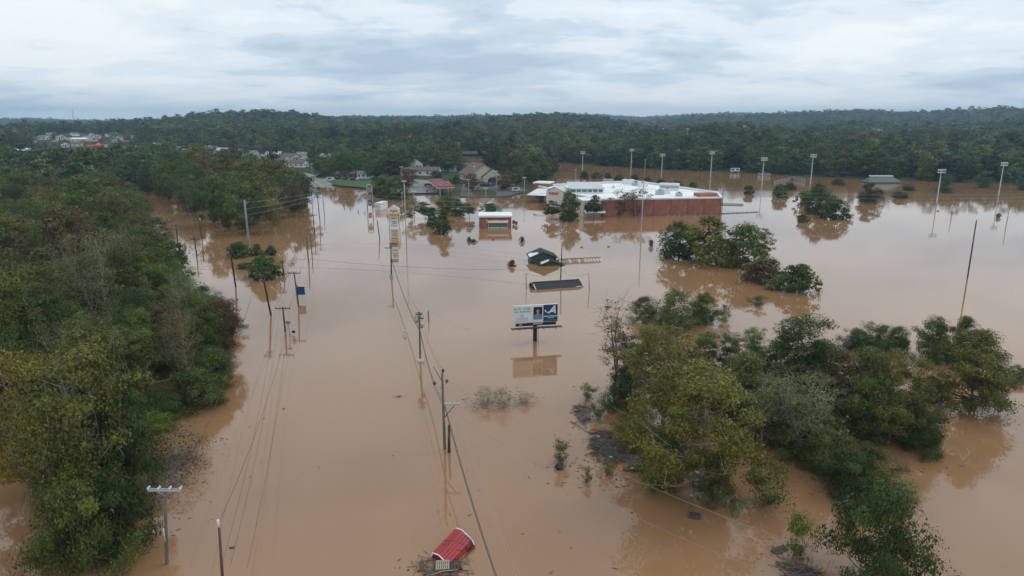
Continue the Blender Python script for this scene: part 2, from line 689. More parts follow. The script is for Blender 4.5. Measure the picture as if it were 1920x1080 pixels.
patch('verge', [(634, 349), (690, 354), (700, 338), (640, 333), (585, 331)], GRASSM, 0.45, 'mown grass verge beside the road')
patch('car_park', [(712, 366), (760, 364), (842, 362), (846, 342), (760, 336), (716, 344)], ASPH, 0.4, 'wet asphalt forecourt at the edge of the flood')
patch('parking_lot', [(862, 369), (955, 368), (990, 358), (965, 346), (930, 344), (868, 346)], mat('asphalt_dark', (.08, .08, .082), .85, .2, .2), 0.32, 'dark wet parking lot before the gabled building')
patch('field', [(152, 318), (196, 318), (186, 293), (150, 293)], GRASSM, 0.6, 'strip of mown grass among the trees near town')

# ------------------------------------------------------------------ trees
def tube_np(pts, rad, n):
    pts = np.asarray(pts, float)
    rad = np.asarray(rad, float)
    t = np.gradient(pts, axis=0)
    t /= np.linalg.norm(t, axis=1)[:, None] + 1e-9
    a = np.where(np.abs(t[:, :1]) < 0.8, np.array([[1., 0, 0]]), np.array([[0, 1., 0]]))
    u = np.cross(t, a)
    u /= np.linalg.norm(u, axis=1)[:, None] + 1e-9
    w = np.cross(t, u)
    an = np.arange(n) * 2 * math.pi / n
    V = pts[:, None, :] + (u[:, None, :] * np.cos(an)[None, :, None] + w[:, None, :] * np.sin(an)[None, :, None]) * rad[:, None, None]
    k = len(pts)
    i = np.arange(k - 1)[:, None] * n + np.arange(n)[None, :]
    j = np.arange(k - 1)[:, None] * n + (np.arange(n)[None, :] + 1) % n
    return V.reshape(-1, 3), np.stack([i, j, j + n, i + n], -1).reshape(-1, 4)


def tree_data(seed, h, cb, rx, nclus, nleaf, lsz, tr, shape='round', spread=0.2, limbs=60, twigs=0, flat=0.7, lean=0.05, stems=1, wside=5):
    """wood (V,F) and leaves (V,F,tint) of one tree: clusters of leaf faces through the crown, each carried by a limb"""
    r = np.random.default_rng(seed)
    lob = [(r.uniform(0, 6.28), r.uniform(.12, .3), k) for k in (1, 2, 3, 5)]
    C = []
    while len(C) < nclus:
        t = r.uniform(0, 1)
        a = r.uniform(0, 6.283)
        if shape == 'round':
            R = math.sqrt(max(1 - (2 * t - 1) ** 2, 0)) ** 0.8
        elif shape == 'dome':
            R = math.sqrt(max(1 - (0.97 * t) ** 2, 0))
        elif shape == 'egg':
            R = max(math.sin(math.pi * (0.27 + 0.73 * t)), 0) ** 0.6
        elif shape == 'cone':
            R = (1 - t) ** 0.75 * 0.95 + 0.06
        elif shape == 'vase':
            R = (0.35 + 0.75 * t) * math.sqrt(max(1 - max(t - .55, 0) ** 2 / .22, 0.02))
        else:
            R = 0.5 + 0.5 * math.sin(math.pi * t)
        R *= 1 + sum(w * math.sin(k * a + p + 3 * t) for p, w, k in lob)
        q = r.uniform(0, 1) ** 0.42
        if r.uniform() > 0.25 + 0.75 * R:
            continue
        z = cb + (h - cb) * (t * 0.97 + 0.0)
        C.append((math.cos(a) * R * q * rx, math.sin(a) * R * q * rx, z))
    C = np.array(C)
    lx = lean * h * math.cos(seed)
    C[:, 0] += lx * (C[:, 2] / h)
    # wood
    WV, WF, off = [], [], 0
    trunks = []
    for s in range(stems):
        k = 8
        zz = np.linspace(-2.5, h * 0.86, k)
        px = np.cumsum(r.normal(0, 0.018 * h, k)) * np.linspace(0, 1, k)
        py = np.cumsum(r.normal(0, 0.018 * h, k)) * np.linspace(0, 1, k)
        if stems > 1:
            a = s * 6.283 / stems + r.uniform(0, .8)
            sp = np.linspace(0, 1, k) ** 1.3 * rx * 0.55
            px += np.cos(a) * sp
            py += np.sin(a) * sp
        px += lx * np.clip(zz, 0, None) / h
        P = np.stack([px, py, zz], 1)
        trunks.append(P)
        V, F = tube_np(P, tr * np.linspace(1, 0.12, k) / math.sqrt(stems), max(wside, 6))
        WV.append(V)
        WF.append(F + off)
        off += len(V)
    for i in range(min(limbs, nclus)):
        c = C[i]
        P = trunks[i % stems]
        d = math.hypot(c[0], c[1])
        za = np.clip(c[2] - d * r.uniform(0.5, 1.0), max(cb * 0.6, 0.1 * h), h * 0.84)
        b = np.array([np.interp(za, P[:, 2], P[:, 0]), np.interp(za, P[:, 2], P[:, 1]), za])
        m1 = b + (c - b) * np.array([.4, .4, .25]) + r.normal(0, .035 * h, 3)
        m2 = b + (c - b) * np.array([.75, .75, .65]) + r.normal(0, .03 * h, 3)
        br = tr * 0.36 * (1 - 0.75 * max(za, 0) / h)
        V, F = tube_np([b, m1, m2, c], br * np.array([1, .7, .42, .14]), wside - 1)
        WV.append(V)
        WF.append(F + off)
        off += len(V)
        for _ in range(twigs):
            e = c + r.normal(0, 1, 3) * np.array([.1, .1, .1]) * h * 0.9 + np.array([0, 0, .05 * h])
            st = m2 + (c - m2) * r.uniform(0, 1)
            V, F = tube_np([st, (st + e) / 2 + r.normal(0, .012 * h, 3), e], br * np.array([.34, .22, .1]), 3)
            WV.append(V)
            WF.append(F + off)
            off += len(V)
    wood = (np.concatenate(WV), np.concatenate(WF))
    if nleaf == 0:
        return wood, None
    # leaves
    wgt = r.uniform(.4, 1.6, nclus)
    ci = r.choice(nclus, nleaf, p=wgt / wgt.sum())
    crad = spread * rx * r.uniform(.65, 1.35, nclus)
    dv = r.normal(0, 1, (nleaf, 3))
    dv /= np.linalg.norm(dv, axis=1)[:, None]
    rr = r.uniform(0, 1, nleaf) ** 0.45
    pos = C[ci] + dv * (rr * crad[ci])[:, None] * np.array([1.15, 1.15, flat])
    if shape in ('dome', 'egg'):
        pos[:, 2] = np.abs(pos[:, 2] - 0.02) + 0.02
    mid = np.array([0, 0, (h + cb) / 2])
    outw = pos - mid
    outw /= np.linalg.norm(outw, axis=1)[:, None] + 1e-6
    nrm = 0.7 * outw + 0.5 * dv + r.normal(0, .55, (nleaf, 3)) + np.array([0, 0, .45])
    nrm /= np.linalg.norm(nrm, axis=1)[:, None]
    ax = np.cross(nrm, r.normal(0, 1, (nleaf, 3)))
    ax /= np.linalg.norm(ax, axis=1)[:, None] + 1e-6
    bx_ = np.cross(nrm, ax)
    l = lsz * np.clip(r.lognormal(0, .35, nleaf), .45, 2.0)[:, None]
    w = l * r.uniform(.55, .8, nleaf)[:, None]
    v0, v2 = pos - ax * l / 2, pos + ax * l / 2
    v1, v3 = pos + bx_ * w / 2 + nrm * l * .12, pos - bx_ * w / 2 + nrm * l * .12
    V = np.stack([v0, v1, v2, v3], 1).reshape(-1, 3)
    F = np.arange(nleaf * 4).reshape(-1, 4)
    cval = np.clip(r.normal(.46, .2, nclus), .05, .95)
    chue = np.clip(r.normal(.42, .2, nclus), 0, 1)
    tv = np.clip(cval[ci] + r.normal(0, .16, nleaf), 0, 1)
    th = np.clip(chue[ci] + r.normal(0, .14, nleaf), 0, 1)
    tint = np.repeat(np.stack([tv, th, np.zeros(nleaf), np.ones(nleaf)], 1), 4, axis=0)
    return wood, (V, F, tint)


PROTO = {}


def proto(key, bark=None, **kw):
    wood, leaf = tree_data(**kw)
    wm = mesh_np('trunk', wood[0], wood[1], [bark or BARK], True)
    lm = mesh_np('crown', leaf[0], leaf[1], [LEAF], False, leaf[2]) if leaf else None
    PROTO[key] = (wm, lm, kw['h'], kw['rx'])


# near trees: leaf faces of 20-25 cm; middle distance: 45-60 cm
for i in range(4):
    proto(f'nround{i}', seed=10 + i, h=15, cb=3.2, rx=5.2, nclus=120, nleaf=25000, lsz=.215, tr=.3, shape='round', spread=.25, limbs=70, twigs=1)
for i in range(3):
    proto(f'negg{i}', seed=20 + i, h=11, cb=.3, rx=4.6, nclus=130, nleaf=23000, lsz=.205, tr=.26, shape='egg', spread=.25, limbs=70, twigs=1, stems=2)
for i in range(3):
    proto(f'megg{i}', seed=25 + i, h=9, cb=.1, rx=4.6, nclus=110, nleaf=5200, lsz=.43, tr=.2, shape='egg', spread=.27, limbs=16, wside=4)
for i in range(2):
    proto(f'nsyc{i}', BARKPALE, seed=30 + i, h=15, cb=3.0, rx=5.0, nclus=110, nleaf=20000, lsz=.225, tr=.3, shape='round', spread=.23, limbs=85, twigs=2)
for i in range(2):
    proto(f'ntall{i}', seed=40 + i, h=16, cb=2.0, rx=3.4, nclus=100, nleaf=15000, lsz=.205, tr=.22, shape='tall', spread=.28, limbs=60, twigs=1)
for i in range(2):
    proto(f'nwisp{i}', BARKPALE, seed=50 + i, h=14, cb=2.5, rx=4.4, nclus=90, nleaf=4200, lsz=.22, tr=.24, shape='vase', spread=.26, limbs=90, twigs=4, stems=2)
for i in range(3):
    proto(f'nbush{i}', seed=60 + i, h=5, cb=.1, rx=3.2, nclus=90, nleaf=19000, lsz=.13, tr=.1, shape='dome', spread=.26, limbs=45, twigs=1, stems=4, wside=4)
for i in range(2):
    proto(f'nshrub{i}', seed=70 + i, h=3, cb=.1, rx=1.7, nclus=46, nleaf=2600, lsz=.115, tr=.05, shape='vase', spread=.32, limbs=40, twigs=2, stems=5, wside=4)
proto('ntwig', BARKPALE, seed=80, h=4, cb=.2, rx=3.0, nclus=70, nleaf=900, lsz=.15, tr=.07, shape='dome', spread=.3, limbs=70, twigs=5, stems=5, wside=4)
proto('nbare', BARK, seed=83, h=12, cb=4.5, rx=2.0, nclus=34, nleaf=260, lsz=.2, tr=.2, shape='vase', spread=.2, limbs=60, twigs=4, stems=2, lean=.1)
for i in range(4):
    proto(f'mround{i}', seed=110 + i, h=15, cb=2.0, rx=5.2, nclus=100, nleaf=5200, lsz=.46, tr=.28, shape='round', spread=.29, limbs=26, wside=4)
for i in range(2):
    proto(f'mtall{i}', seed=120 + i, h=16, cb=1.5, rx=3.6, nclus=80, nleaf=3800, lsz=.44, tr=.22, shape='tall', spread=.32, limbs=22, wside=4)
for i in range(2):
    proto(f'mwisp{i}', BARKPALE, seed=130 + i, h=14, cb=2.0, rx=4.6, nclus=60, nleaf=1500, lsz=.42, tr=.22, shape='vase', spread=.3, limbs=50, twigs=2, stems=2, wside=4)
for i in range(3):
    proto(f'mbush{i}', seed=140 + i, h=5, cb=.1, rx=3.4, nclus=70, nleaf=3000, lsz=.42, tr=.1, shape='dome', spread=.28, limbs=14, stems=3, wside=4)
proto('mlolly0', seed=150, h=8, cb=2.0, rx=3.0, nclus=60, nleaf=2200, lsz=.42, tr=.14, shape='round', spread=.3, limbs=20, wside=4)

C_DK = (0.051, 0.087, 0.019)
C_GR = (0.069, 0.117, 0.021)
C_MG = (0.092, 0.126, 0.024)
C_BR = (0.105, 0.171, 0.023)
C_OL = (0.132, 0.138, 0.024)
C_YO = (0.193, 0.170, 0.022)
C_GG = (0.106, 0.134, 0.033)
C_BN = (0.106, 0.085, 0.035)
C_RD = (0.135, 0.072, 0.028)
C_BL = (0.074, 0.126, 0.047)


def place_tree(key, x, y, h, w, col, label, group, z=0.0, name='tree', cat='tree', rz=None, bury=0.0):
    wm, lm, ph, prx = PROTO[key]
    root = thing(name, label, cat, (x, y, z - bury), rnd.uniform(0, 6.28) if rz is None else rz, group)
    s = w / (2.25 * prx)
    root.scale = (s * rnd.uniform(.93, 1.07), s * rnd.uniform(.93, 1.07), (h + bury) / ph)
    obj('trunk', wm, root)
    if lm:
        c = obj('crown', lm, root)
        j = rnd.uniform(.88, 1.14)
        c.color = (col[0] * j * rnd.uniform(.94, 1.08), col[1] * j, col[2] * j, 1)
    return root


def pix_tree(key, px, base, top, wpx, col, label, group=None, name='tree', cat='tree', bury=0.0, rz=None):
    x, y, z = LG(px, base)
    h = max(top_z(y, top) - z, 0.6)
    if not bury and z < 0.05:      # drowned trees: the water stands at the crown
        bury = h * {'nround': .2, 'mround': .14, 'ntall': .1, 'mtall': .08, 'mwisp': .08, 'nsyc': .02}.get(key[:-1], 0.0)
    return place_tree(key, x, y, h, wpx * mpp(y, z + h / 2), col, label, group, z, name, cat, rz, bury)


# hand-placed trees: kind, picture x, waterline y, top y, width, colour, label
NEAR_R = [
    ('nsyc0', 1298, 930, 688, 215, (C_YO[0] * .84, C_YO[1] * .98, C_YO[2]), 'yellowing sycamore with a pale trunk, foremost tree of the right-hand thicket', 'tree'),
    ('nsyc1', 1242, 795, 606, 165, C_OL, 'light olive tree with pale stems behind the yellowing sycamore', 'tree'),
    ('nround1', 1392, 800, 660, 130, C_GG, 'grey-green tree just right of the yellowing sycamore', 'tree'),
    ('ntall0', 1182, 735, 625, 78, C_DK, 'narrow dark green tree beside the bare leaning tree', 'tree'),
    ('nbare', 1152, 745, 556, 110, C_OL, 'bare leaning tree with grey branches at the left end of the right-hand thicket', 'tree'),
    ('ntall1', 1487, 770, 588, 135, C_DK, 'tallest dark vine-clad tree in the middle of the right-hand thicket', 'tree'),
    ('nround2', 1440, 745, 632, 120, C_DK, 'dark bushy tree left of the tallest vine-clad tree', 'tree'),
    ('ntall1', 1320, 705, 622, 60, C_GR, 'bright green sapling behind the thicket, leftmost of its row', 'tree'),
    ('ntall0', 1362, 705, 620, 58, C_GR, 'bright green sapling behind the thicket, second of its row', 'tree'),
    ('ntall1', 1405, 700, 614, 54, C_BR, 'bright green sapling behind the thicket, third of its row', 'tree'),
    ('nwisp0', 1432, 835, 702, 160, C_GG, 'grey-green willow with thin crown in front of the dark trees', 'tree'),
    ('nwisp1', 1515, 865, 715, 170, C_GG, 'willow with pale crooked limbs in the middle of the thicket', 'tree'),
    ('nround3', 1560, 800, 658, 130, C_BN, 'brownish green tree right of the crooked-limbed willow', 'tree'),
    ('nround0', 1612, 815, 655, 140, C_MG, 'rounded green tree left of the slim white-stemmed tree', 'tree'),
    ('nsyc0', 1668, 830, 662, 120, C_OL, 'slim tree with a tall whitish stem at the right end of the thicket', 'tree'),
    ('nbush0', 1728, 845, 765, 105, C_DK, 'dark green bush at the right-hand foot of the thicket', 'bush'),
    ('nbush1', 1690, 820, 735, 90, C_DK, 'dark bush tucked below the slim white-stemmed tree', 'bush'),
    ('nbush2', 1742, 750, 704, 58, C_DK, 'small dark bush in the gap between thicket and right-hand tree', 'bush'),
    ('nround1', 1822, 768, 618, 155, C_OL, 'broad olive tree standing alone at the right of the thicket', 'tree'),
    ('nround2', 1752, 675, 588, 84, C_GR, 'dense green tree behind the broad olive tree, left one', 'tree'),
    ('nround0', 1802, 680, 595, 84, C_GR, 'dense green tree behind the broad olive tree, right one', 'tree'),
    ('nwisp1', 1868, 768, 685, 80, C_GG, 'thin wispy shrub leaning from the broad olive tree', 'shrub'),
    ('nbush1', 1603, 657, 616, 56, C_BL, 'low leafy shrub at the left end of the far shrub row', 'shrub'),
    ('nbush0', 1645, 660, 608, 70, C_GR, 'tallest leafy shrub in the middle of the far shrub row', 'shrub'),
    ('nbush2', 1685, 662, 614, 50, C_GR, 'leafy shrub at the right end of the far shrub row', 'shrub'),
    ('nbush0', 1912, 712, 688, 46, C_DK, 'small dark shrub cut by the right picture edge', 'shrub'),
    ('nbush1', 1640, 1105, 905, 190, C_DK, 'big dark green bush at the bottom right of the flood', 'bush'),
    ('nwisp0', 1690, 985, 900, 90, C_BR, 'thin light green sapling behind the big dark bush', 'tree'),
    ('nshrub0', 1497, 1045, 962, 84, C_BR, 'yellow-green shrub with bare twigs beside the floating boards', 'shrub'),
    ('nshrub1', 1430, 945, 852, 105, C_MG, 'loose green shrub standing beside the blue barrel', 'shrub'),
    ('nbush0', 1595, 925, 838, 125, C_DK, 'dark bush at the front foot of the thicket', 'bush'),
    ('nbush2', 1640, 925, 850, 90, C_MG, 'green bush at the right front of the thicket above the driftwood', 'bush'),
    ('nbush1', 1545, 880, 805, 110, C_GG, 'greyish bush under the crooked-limbed willow', 'bush'),
    ('nbush2', 1235, 905, 800, 100, C_MG, 'green undergrowth left of the pale sycamore trunk', 'bush'),
    ('nbush0', 1342, 940, 850, 85, C_GG, 'undergrowth right of the pale sycamore trunk', 'bush'),
    ('nbush0', 1470, 795, 722, 120, C_DK, 'dark undergrowth below the tallest vine-clad tree', 'bush'),
    ('nbush2', 1548, 800, 732, 110, C_GR, 'undergrowth behind the crooked-limbed willow', 'bush'),
    ('nbush1', 1405, 772, 700, 100, C_GR, 'undergrowth behind the grey-green willow', 'bush'),
    ('nbush2', 1632, 800, 715, 100, C_MG, 'undergrowth between the rounded tree and the white-stemmed tree', 'bush'),
    ('nbush0', 1290, 800, 725, 100, C_OL, 'undergrowth behind the yellowing sycamore', 'bush'),
    ('nwisp1', 1355, 790, 690, 110, C_MG, 'thin green tree directly behind the yellowing crown', 'tree'),
    ('nround1', 1525, 775, 640, 120, C_GR, 'green tree right behind the tallest vine-clad tree', 'tree'),
    ('nbush2', 1500, 845, 770, 120, C_GG, 'grey-green brush under the middle willow', 'bush'),
    ('nbush1', 1195, 835, 755, 95, C_OL, 'olive undergrowth beside the debris raft', 'bush'),
    ('nbush2', 1172, 765, 700, 75, C_DK, 'dark shrub at the foot of the bare leaning tree', 'shrub'),
    ('nshrub1', 1122, 788, 752, 44, C_BL, 'bluish green shrub beside the upper debris raft', 'shrub'),
    ('nshrub0', 1102, 748, 720, 36, C_BR, 'small leafy sprig at the left tip of the thicket', 'shrub'),
    ('nshrub0', 1052, 868, 824, 46, C_GG, 'thin sprig in open water beside the black bin', 'shrub'),
    ('nshrub1', 1142, 888, 866, 34, C_BR, 'small yellow-green sprig below the debris raft', 'shrub'),
    ('nshrub0', 1100, 905, 876, 26, C_OL, 'tiny sprig in open water left of the floating logs', 'shrub'),
    ('nbush2', 1212, 600, 558, 62, C_GG, 'low grey-green shrub behind the thicket, leftmost of three', 'shrub'),
    ('nbush0', 1265, 612, 545, 95, C_GG, 'broad grey-green shrub behind the thicket, middle of three', 'shrub'),
    ('nbush1', 1318, 604, 552, 66, C_GR, 'rounded green shrub behind the thicket, right of three', 'shrub'),
    ('nshrub1', 1358, 600, 570, 30, C_GG, 'small sparse shrub right of the three low shrubs', 'shrub'),
    ('nshrub0', 1421, 573, 553, 42, C_BL, 'single half-drowned shrub in open water below the shrub island', 'shrub'),
    ('nshrub1', 1157, 612, 596, 20, C_BR, 'tiny green sprig in the water above the bare leaning tree', 'shrub'),
    ('ntwig', 908, 760, 728, 69, C_GG, 'clump of drowned twigs in open water below the billboard, left one', 'shrub'),
    ('ntwig', 942, 762, 726, 60, C_GG, 'clump of drowned twigs in open water below the billboard, middle one', 'shrub'),
    ('ntwig', 982, 756, 738, 51, C_GG, 'thin drowned twigs in open water below the billboard, right one', 'shrub'),
]
MID = [
    ('mround0', 1272, 482, 416, 84, C_DK, 'rounded tree at the left end of the half-drowned tree island', 'tree'),
    ('mround1', 1330, 490, 407, 98, C_OL, 'largest olive tree in the middle of the half-drowned tree island', 'tree'),
    ('mround2', 1392, 500, 420, 96, C_MG, 'rounded tree at the right of the half-drowned tree island', 'tree'),
    ('mtall0', 1432, 482, 428, 30, C_OL, 'slim tree at the right edge of the half-drowned tree island', 'tree'),
    ('mbush0', 1432, 528, 486, 84, C_BN, 'low brownish bush in front of the half-drowned tree island', 'bush'),
    ('mbush1', 1497, 545, 496, 66, C_GR, 'leafy bush at the right tip below the tree island', 'bush'),
    ('mbush2', 1465, 543, 512, 50, C_GG, 'small bush between two larger bushes below the tree island', 'bush'),
    ('mround3', 1530, 400, 343, 60, C_DK, 'tallest drowned tree top of the clump beside the sports field', 'tree'),
    ('mbush0', 1560, 410, 372, 62, C_DK, 'dark bush at the right front of the clump beside the sports field', 'bush'),
    ('mbush1', 1510, 385, 358, 34, C_GR, 'small green bush at the left of the clump beside the sports field', 'bush'),
    ('mbush2', 1505, 416, 404, 24, C_DK, 'little green bush in open water left of the sports field clump', 'bush'),
    ('mround1', 1627, 380, 344, 44, C_DK, 'rounded drowned tree right of the sports field clump', 'tree'),
    ('mbush0', 1460, 370, 347, 34, C_DK, 'dark round bush in open water near the dugout fence', 'bush'),
    ('mbush1', 1480, 356, 342, 24, C_DK, 'small bush behind the dark round bush near the dugout fence', 'bush'),
    ('mbush2', 1404, 364, 349, 24, C_DK, 'small round bush in open water right of the store', 'bush'),
    ('mbush0', 1688, 372, 360, 30, C_DK, 'flat bush in open water below the green-roofed pavilion', 'bush'),
    ('mbush1', 1703, 357, 347, 26, C_DK, 'small flat bush right of the green-roofed pavilion', 'bush'),
    ('mround2', 1772, 355, 326, 24, C_BL, 'pale green tree top beside the leaning light mast', 'tree'),
    ('mbush2', 1772, 361, 351, 26, C_DK, 'flat dark bush at the foot of the pale green tree top', 'bush'),
    ('mround0', 1842, 352, 320, 28, C_BL, 'pale green tree standing before the right-hand woods', 'tree'),
    ('mround3', 1917, 356, 334, 26, C_BL, 'pale green tree cut by the right picture edge', 'tree'),
    ('mbush0', 1570, 347, 332, 26, C_BN, 'dull bush in the far water beside a light mast', 'bush'),
    ('mlolly0', 1035, 412, 376, 33, C_DK, 'small round tree on a thin stem, leftmost before the store entrance', 'tree'),
    ('mround0', 1068, 414, 358, 44, C_DK, 'tall dark tree before the store entrance', 'tree'),
    ('mlolly0', 1113, 410, 366, 38, C_DK, 'round tree at the near corner of the brick store', 'tree'),
    ('mwisp0', 1163, 405, 354, 50, C_DK, 'thin dark tree before the brick wall, left of two', 'tree'),
    ('mwisp1', 1192, 405, 350, 54, C_BN, 'sparse brownish tree before the brick wall, right of two', 'tree'),
    ('mround1', 832, 438, 394, 38, C_DK, 'dark tree nearest the camera in the drowned car park planting', 'tree'),
    ('mround2', 812, 424, 388, 32, C_DK, 'dark tree second from the front in the car park planting', 'tree'),
    ('mlolly0', 797, 410, 378, 36, C_BL, 'bluish tree in the car park planting beside the tall shop sign', 'tree'),
    ('mwisp0', 772, 412, 372, 34, C_BL, 'thin tree next to the tall lamp post by the shop sign', 'tree'),
    ('mround3', 838, 398, 360, 40, C_MG, 'green tree in the planted strip before the fuel canopy', 'tree'),
    ('mround0', 860, 404, 372, 34, C_BL, 'tree in the middle of the planted strip before the fuel canopy', 'tree'),
    ('mlolly0', 880, 408, 380, 24, C_BL, 'small tree on a stem nearest the brick bank', 'tree'),
    ('mbush1', 920, 398, 381, 38, C_BL, 'low greyish tree top behind the brick bank', 'tree'),
    ('mround1', 717, 368, 332, 46, C_GR, 'dark green tree behind the silver arched sign', 'tree'),
    ('mround2', 742, 374, 330, 52, C_GR, 'broad dark tree behind the white trailer', 'tree'),
    ('mround3', 768, 352, 318, 34, C_RD, 'reddish tree beside the forecourt lamp posts', 'tree'),
    ('mround0', 740, 335, 276, 58, C_DK, 'large dark tree standing behind the forecourt', 'tree'),
    ('mround1', 706, 335, 300, 42, C_GR, 'green tree left of the large dark tree behind the forecourt', 'tree'),
    ('mround2', 655, 334, 286, 36, C_GR, 'tall green tree behind the road verge', 'tree'),
    ('mround3', 610, 334, 308, 26, C_MG, 'small green tree on the road verge', 'tree'),
    ('mround0', 598, 322, 290, 36, C_GR, 'green tree at the bend of the road', 'tree'),
    ('mround1', 840, 322, 282, 50, C_MG, 'broad green tree behind the fuel canopy', 'tree'),
    ('mround2', 800, 312, 276, 44, C_BN, 'brownish tree behind the white house', 'tree'),
    ('mround3', 886, 358, 326, 36, C_RD, 'reddish tree in front of the cream gabled building, left one', 'tree'),
    ('mround0', 945, 356, 326, 42, C_RD, 'reddish tree right of the cream gabled building', 'tree'),
    ('mround1', 968, 350, 312, 38, C_GR, 'green tree between the gabled building and the store', 'tree'),
    ('mround2', 992, 346, 302, 44, C_GR, 'dark green tree behind the far corner of the store', 'tree'),
    ('mround3', 1020, 337, 294, 44, C_MG, 'green tree at the water edge behind the store', 'tree'),
    ('mround1', 985, 332, 292, 36, C_GR, 'dark tree behind the green trees by the store', 'tree'),
    ('mbush0', 755, 352, 338, 22, C_DK, 'low dark hedge bush beside the forecourt', 'bush'),
    ('mbush1', 820, 333, 320, 24, C_GR, 'low bush behind the fuel canopy', 'bush'),
    ('mbush2', 855, 344, 330, 18, C_DK, 'dark bush right of the fuel canopy', 'bush'),
    ('mbush0', 497, 523, 482, 66, C_GR, 'round bush half under water beside the leaning black pole', 'bush'),
    ('mbush1', 448, 482, 454, 38, C_GR, 'dark bush at the foot of the black pole, left of three', 'bush'),
    ('mbush2', 483, 479, 459, 24, C_GR, 'dark bush between pole and woods, middle of three', 'bush'),
    ('mbush0', 509, 478, 461, 26, C_GR, 'dark bush between pole and woods, right of three', 'bush'),
    ('mbush1', 458, 503, 492, 30, C_GR, 'low trailing shrub left of the round bush', 'shrub'),
    ('mbush2', 888, 454, 449, 14, C_DK, 'tiny bush floating below the car park planting', 'shrub'),
    ('mbush0', 880, 452, 444, 8, C_DK, 'tiny green tuft left of the brick bank', 'shrub'),
    ('mbush1', 979, 453, 444, 10, C_DK, 'tiny green tuft right of the brick bank', 'shrub'),
    ('mbush2', 960, 499, 488, 16, C_RD, 'brown leafy snag floating left of the green house', 'shrub'),
    ('mbush0', 1221, 461, 450, 9, C_DK, 'tiny tuft beside the grey mast at the island', 'shrub'),
    ('mbush1', 1871, 408, 400, 8, C_DK, 'tiny tuft in the open water at far right', 'shrub'),
]
for i, (bx_, by_, bw_) in enumerate([(1097, 334, 20), (1117, 335, 22), (1140, 338, 20), (1162, 338, 20), (1189, 339, 18), (1214, 346, 22), (1240, 349, 24), (1272, 351, 22), (1299, 356, 22)]):
    nth = ('first', 'second', 'third', 'fourth', 'fifth', 'sixth', 'seventh', 'eighth', 'last')[i]
    MID.append((f'mbush{i % 3}', bx_, by_, by_ - 13, bw_, C_GG if i % 2 else C_DK, f'round tree top in the row behind the store, {nth} from the left', 'tree'))
LEFT = [
    ('nsyc1', 165, 985, 640, 240, C_OL, 'big olive sycamore with a broken pale limb at the near end of the left wood', 'tree'),
    ('nsyc0', 65, 930, 665, 165, C_YO, 'yellowing sycamore at the left picture edge', 'tree'),
    ('nround0', 255, 965, 715, 125, C_DK, 'dark green tree on the water side of the big olive sycamore', 'tree'),
    ('nbush0', 150, 1068, 895, 170, C_MG, 'vine-tangled bush at the near tip of the left wood', 'bush'),
    ('nbush1', 215, 1030, 880, 150, C_DK, 'dark bush between the near tip and the grey cross-arm pole', 'bush'),
    ('nwisp0', 285, 985, 880, 70, C_OL, 'thin sapling just left of the grey cross-arm pole', 'tree'),
    ('ntwig', 330, 905, 845, 130, C_BN, 'bare drowned brush at the edge of the left wood, nearer one', 'shrub'),
    ('ntwig', 348, 860, 795, 130, C_BN, 'bare drowned brush at the edge of the left wood, farther one', 'shrub'),
    ('nbush1', 372, 760, 690, 120, C_MG, 'leafy green bush at the bulge of the left wood', 'bush'),
    ('nbush2', 395, 730, 655, 100, C_GR, 'dark green bush above the leafy bush at the bulge', 'bush'),
    ('nround2', 420, 668, 560, 90, C_RD, 'reddish tree at the outermost corner of the left wood', 'tree'),
    ('nround3', 385, 690, 560, 110, C_GR, 'dark tree next to the reddish corner tree of the left wood', 'tree'),
    ('nround1', 275, 705, 580, 90, C_BR, 'bright green young tree in the middle of the left wood', 'tree'),
    ('nround0', 140, 700, 560, 90, C_BR, 'fresh green tree left of the bright young tree', 'tree'),
    ('nround2', 30, 760, 520, 150, C_MG, 'tall green tree with pale fork at the left picture edge', 'tree'),
    ('nwisp1', 200, 640, 440, 120, C_GG, 'tall pale-stemmed thin tree in the middle of the left wood', 'tree'),
    ('nwisp0', 230, 600, 430, 100, C_GG, 'second pale-stemmed thin tree behind the first one', 'tree'),
]
for t in NEAR_R + MID + LEFT:
    k, px, b, tp, w, c, lab, cat = t
    if t in NEAR_R and w > 50:
        w = w * (.9 if px > 1715 else 1.04)
    if k[1:6] == 'round' and t not in LEFT and G(px, b)[1] < 345:
        k = k[0] + f'egg{int(k[-1]) % 3}'
    pix_tree(k, px, b, tp, w, c, lab, None, 'tree' if cat == 'tree' else cat, cat)
TREE_XY = [G(t[1], t[2]) for t in NEAR_R + MID + LEFT]

# ---- the two flooded woods: a tree every few metres
SPEC = {
    'r': ('round', 'broad-crowned'), 't': ('tall', 'slender'), 'w': ('wisp', 'thin-leaved'),
}
TONE = [(C_DK, 'dark green', 3), (C_GR, 'green', 4), (C_MG, 'mid green', 3), (C_OL, 'olive', 4), (C_GG, 'grey-green', 3), (C_BN, 'brownish', 2), (C_BR, 'bright green', 2)]


MARKS = [(60, 'level with the near cross-arm pole'), (76, 'left of the near drowned brush'), (95, 'level with the green bulge'), (115, 'level with the reddish corner tree'), (140, 'level with the blue sign'),
         (172, 'level with the leaning black pole'), (212, 'level with the tall black pole'), (262, 'level with the side channel poles'), (9999, 'at its far end')]


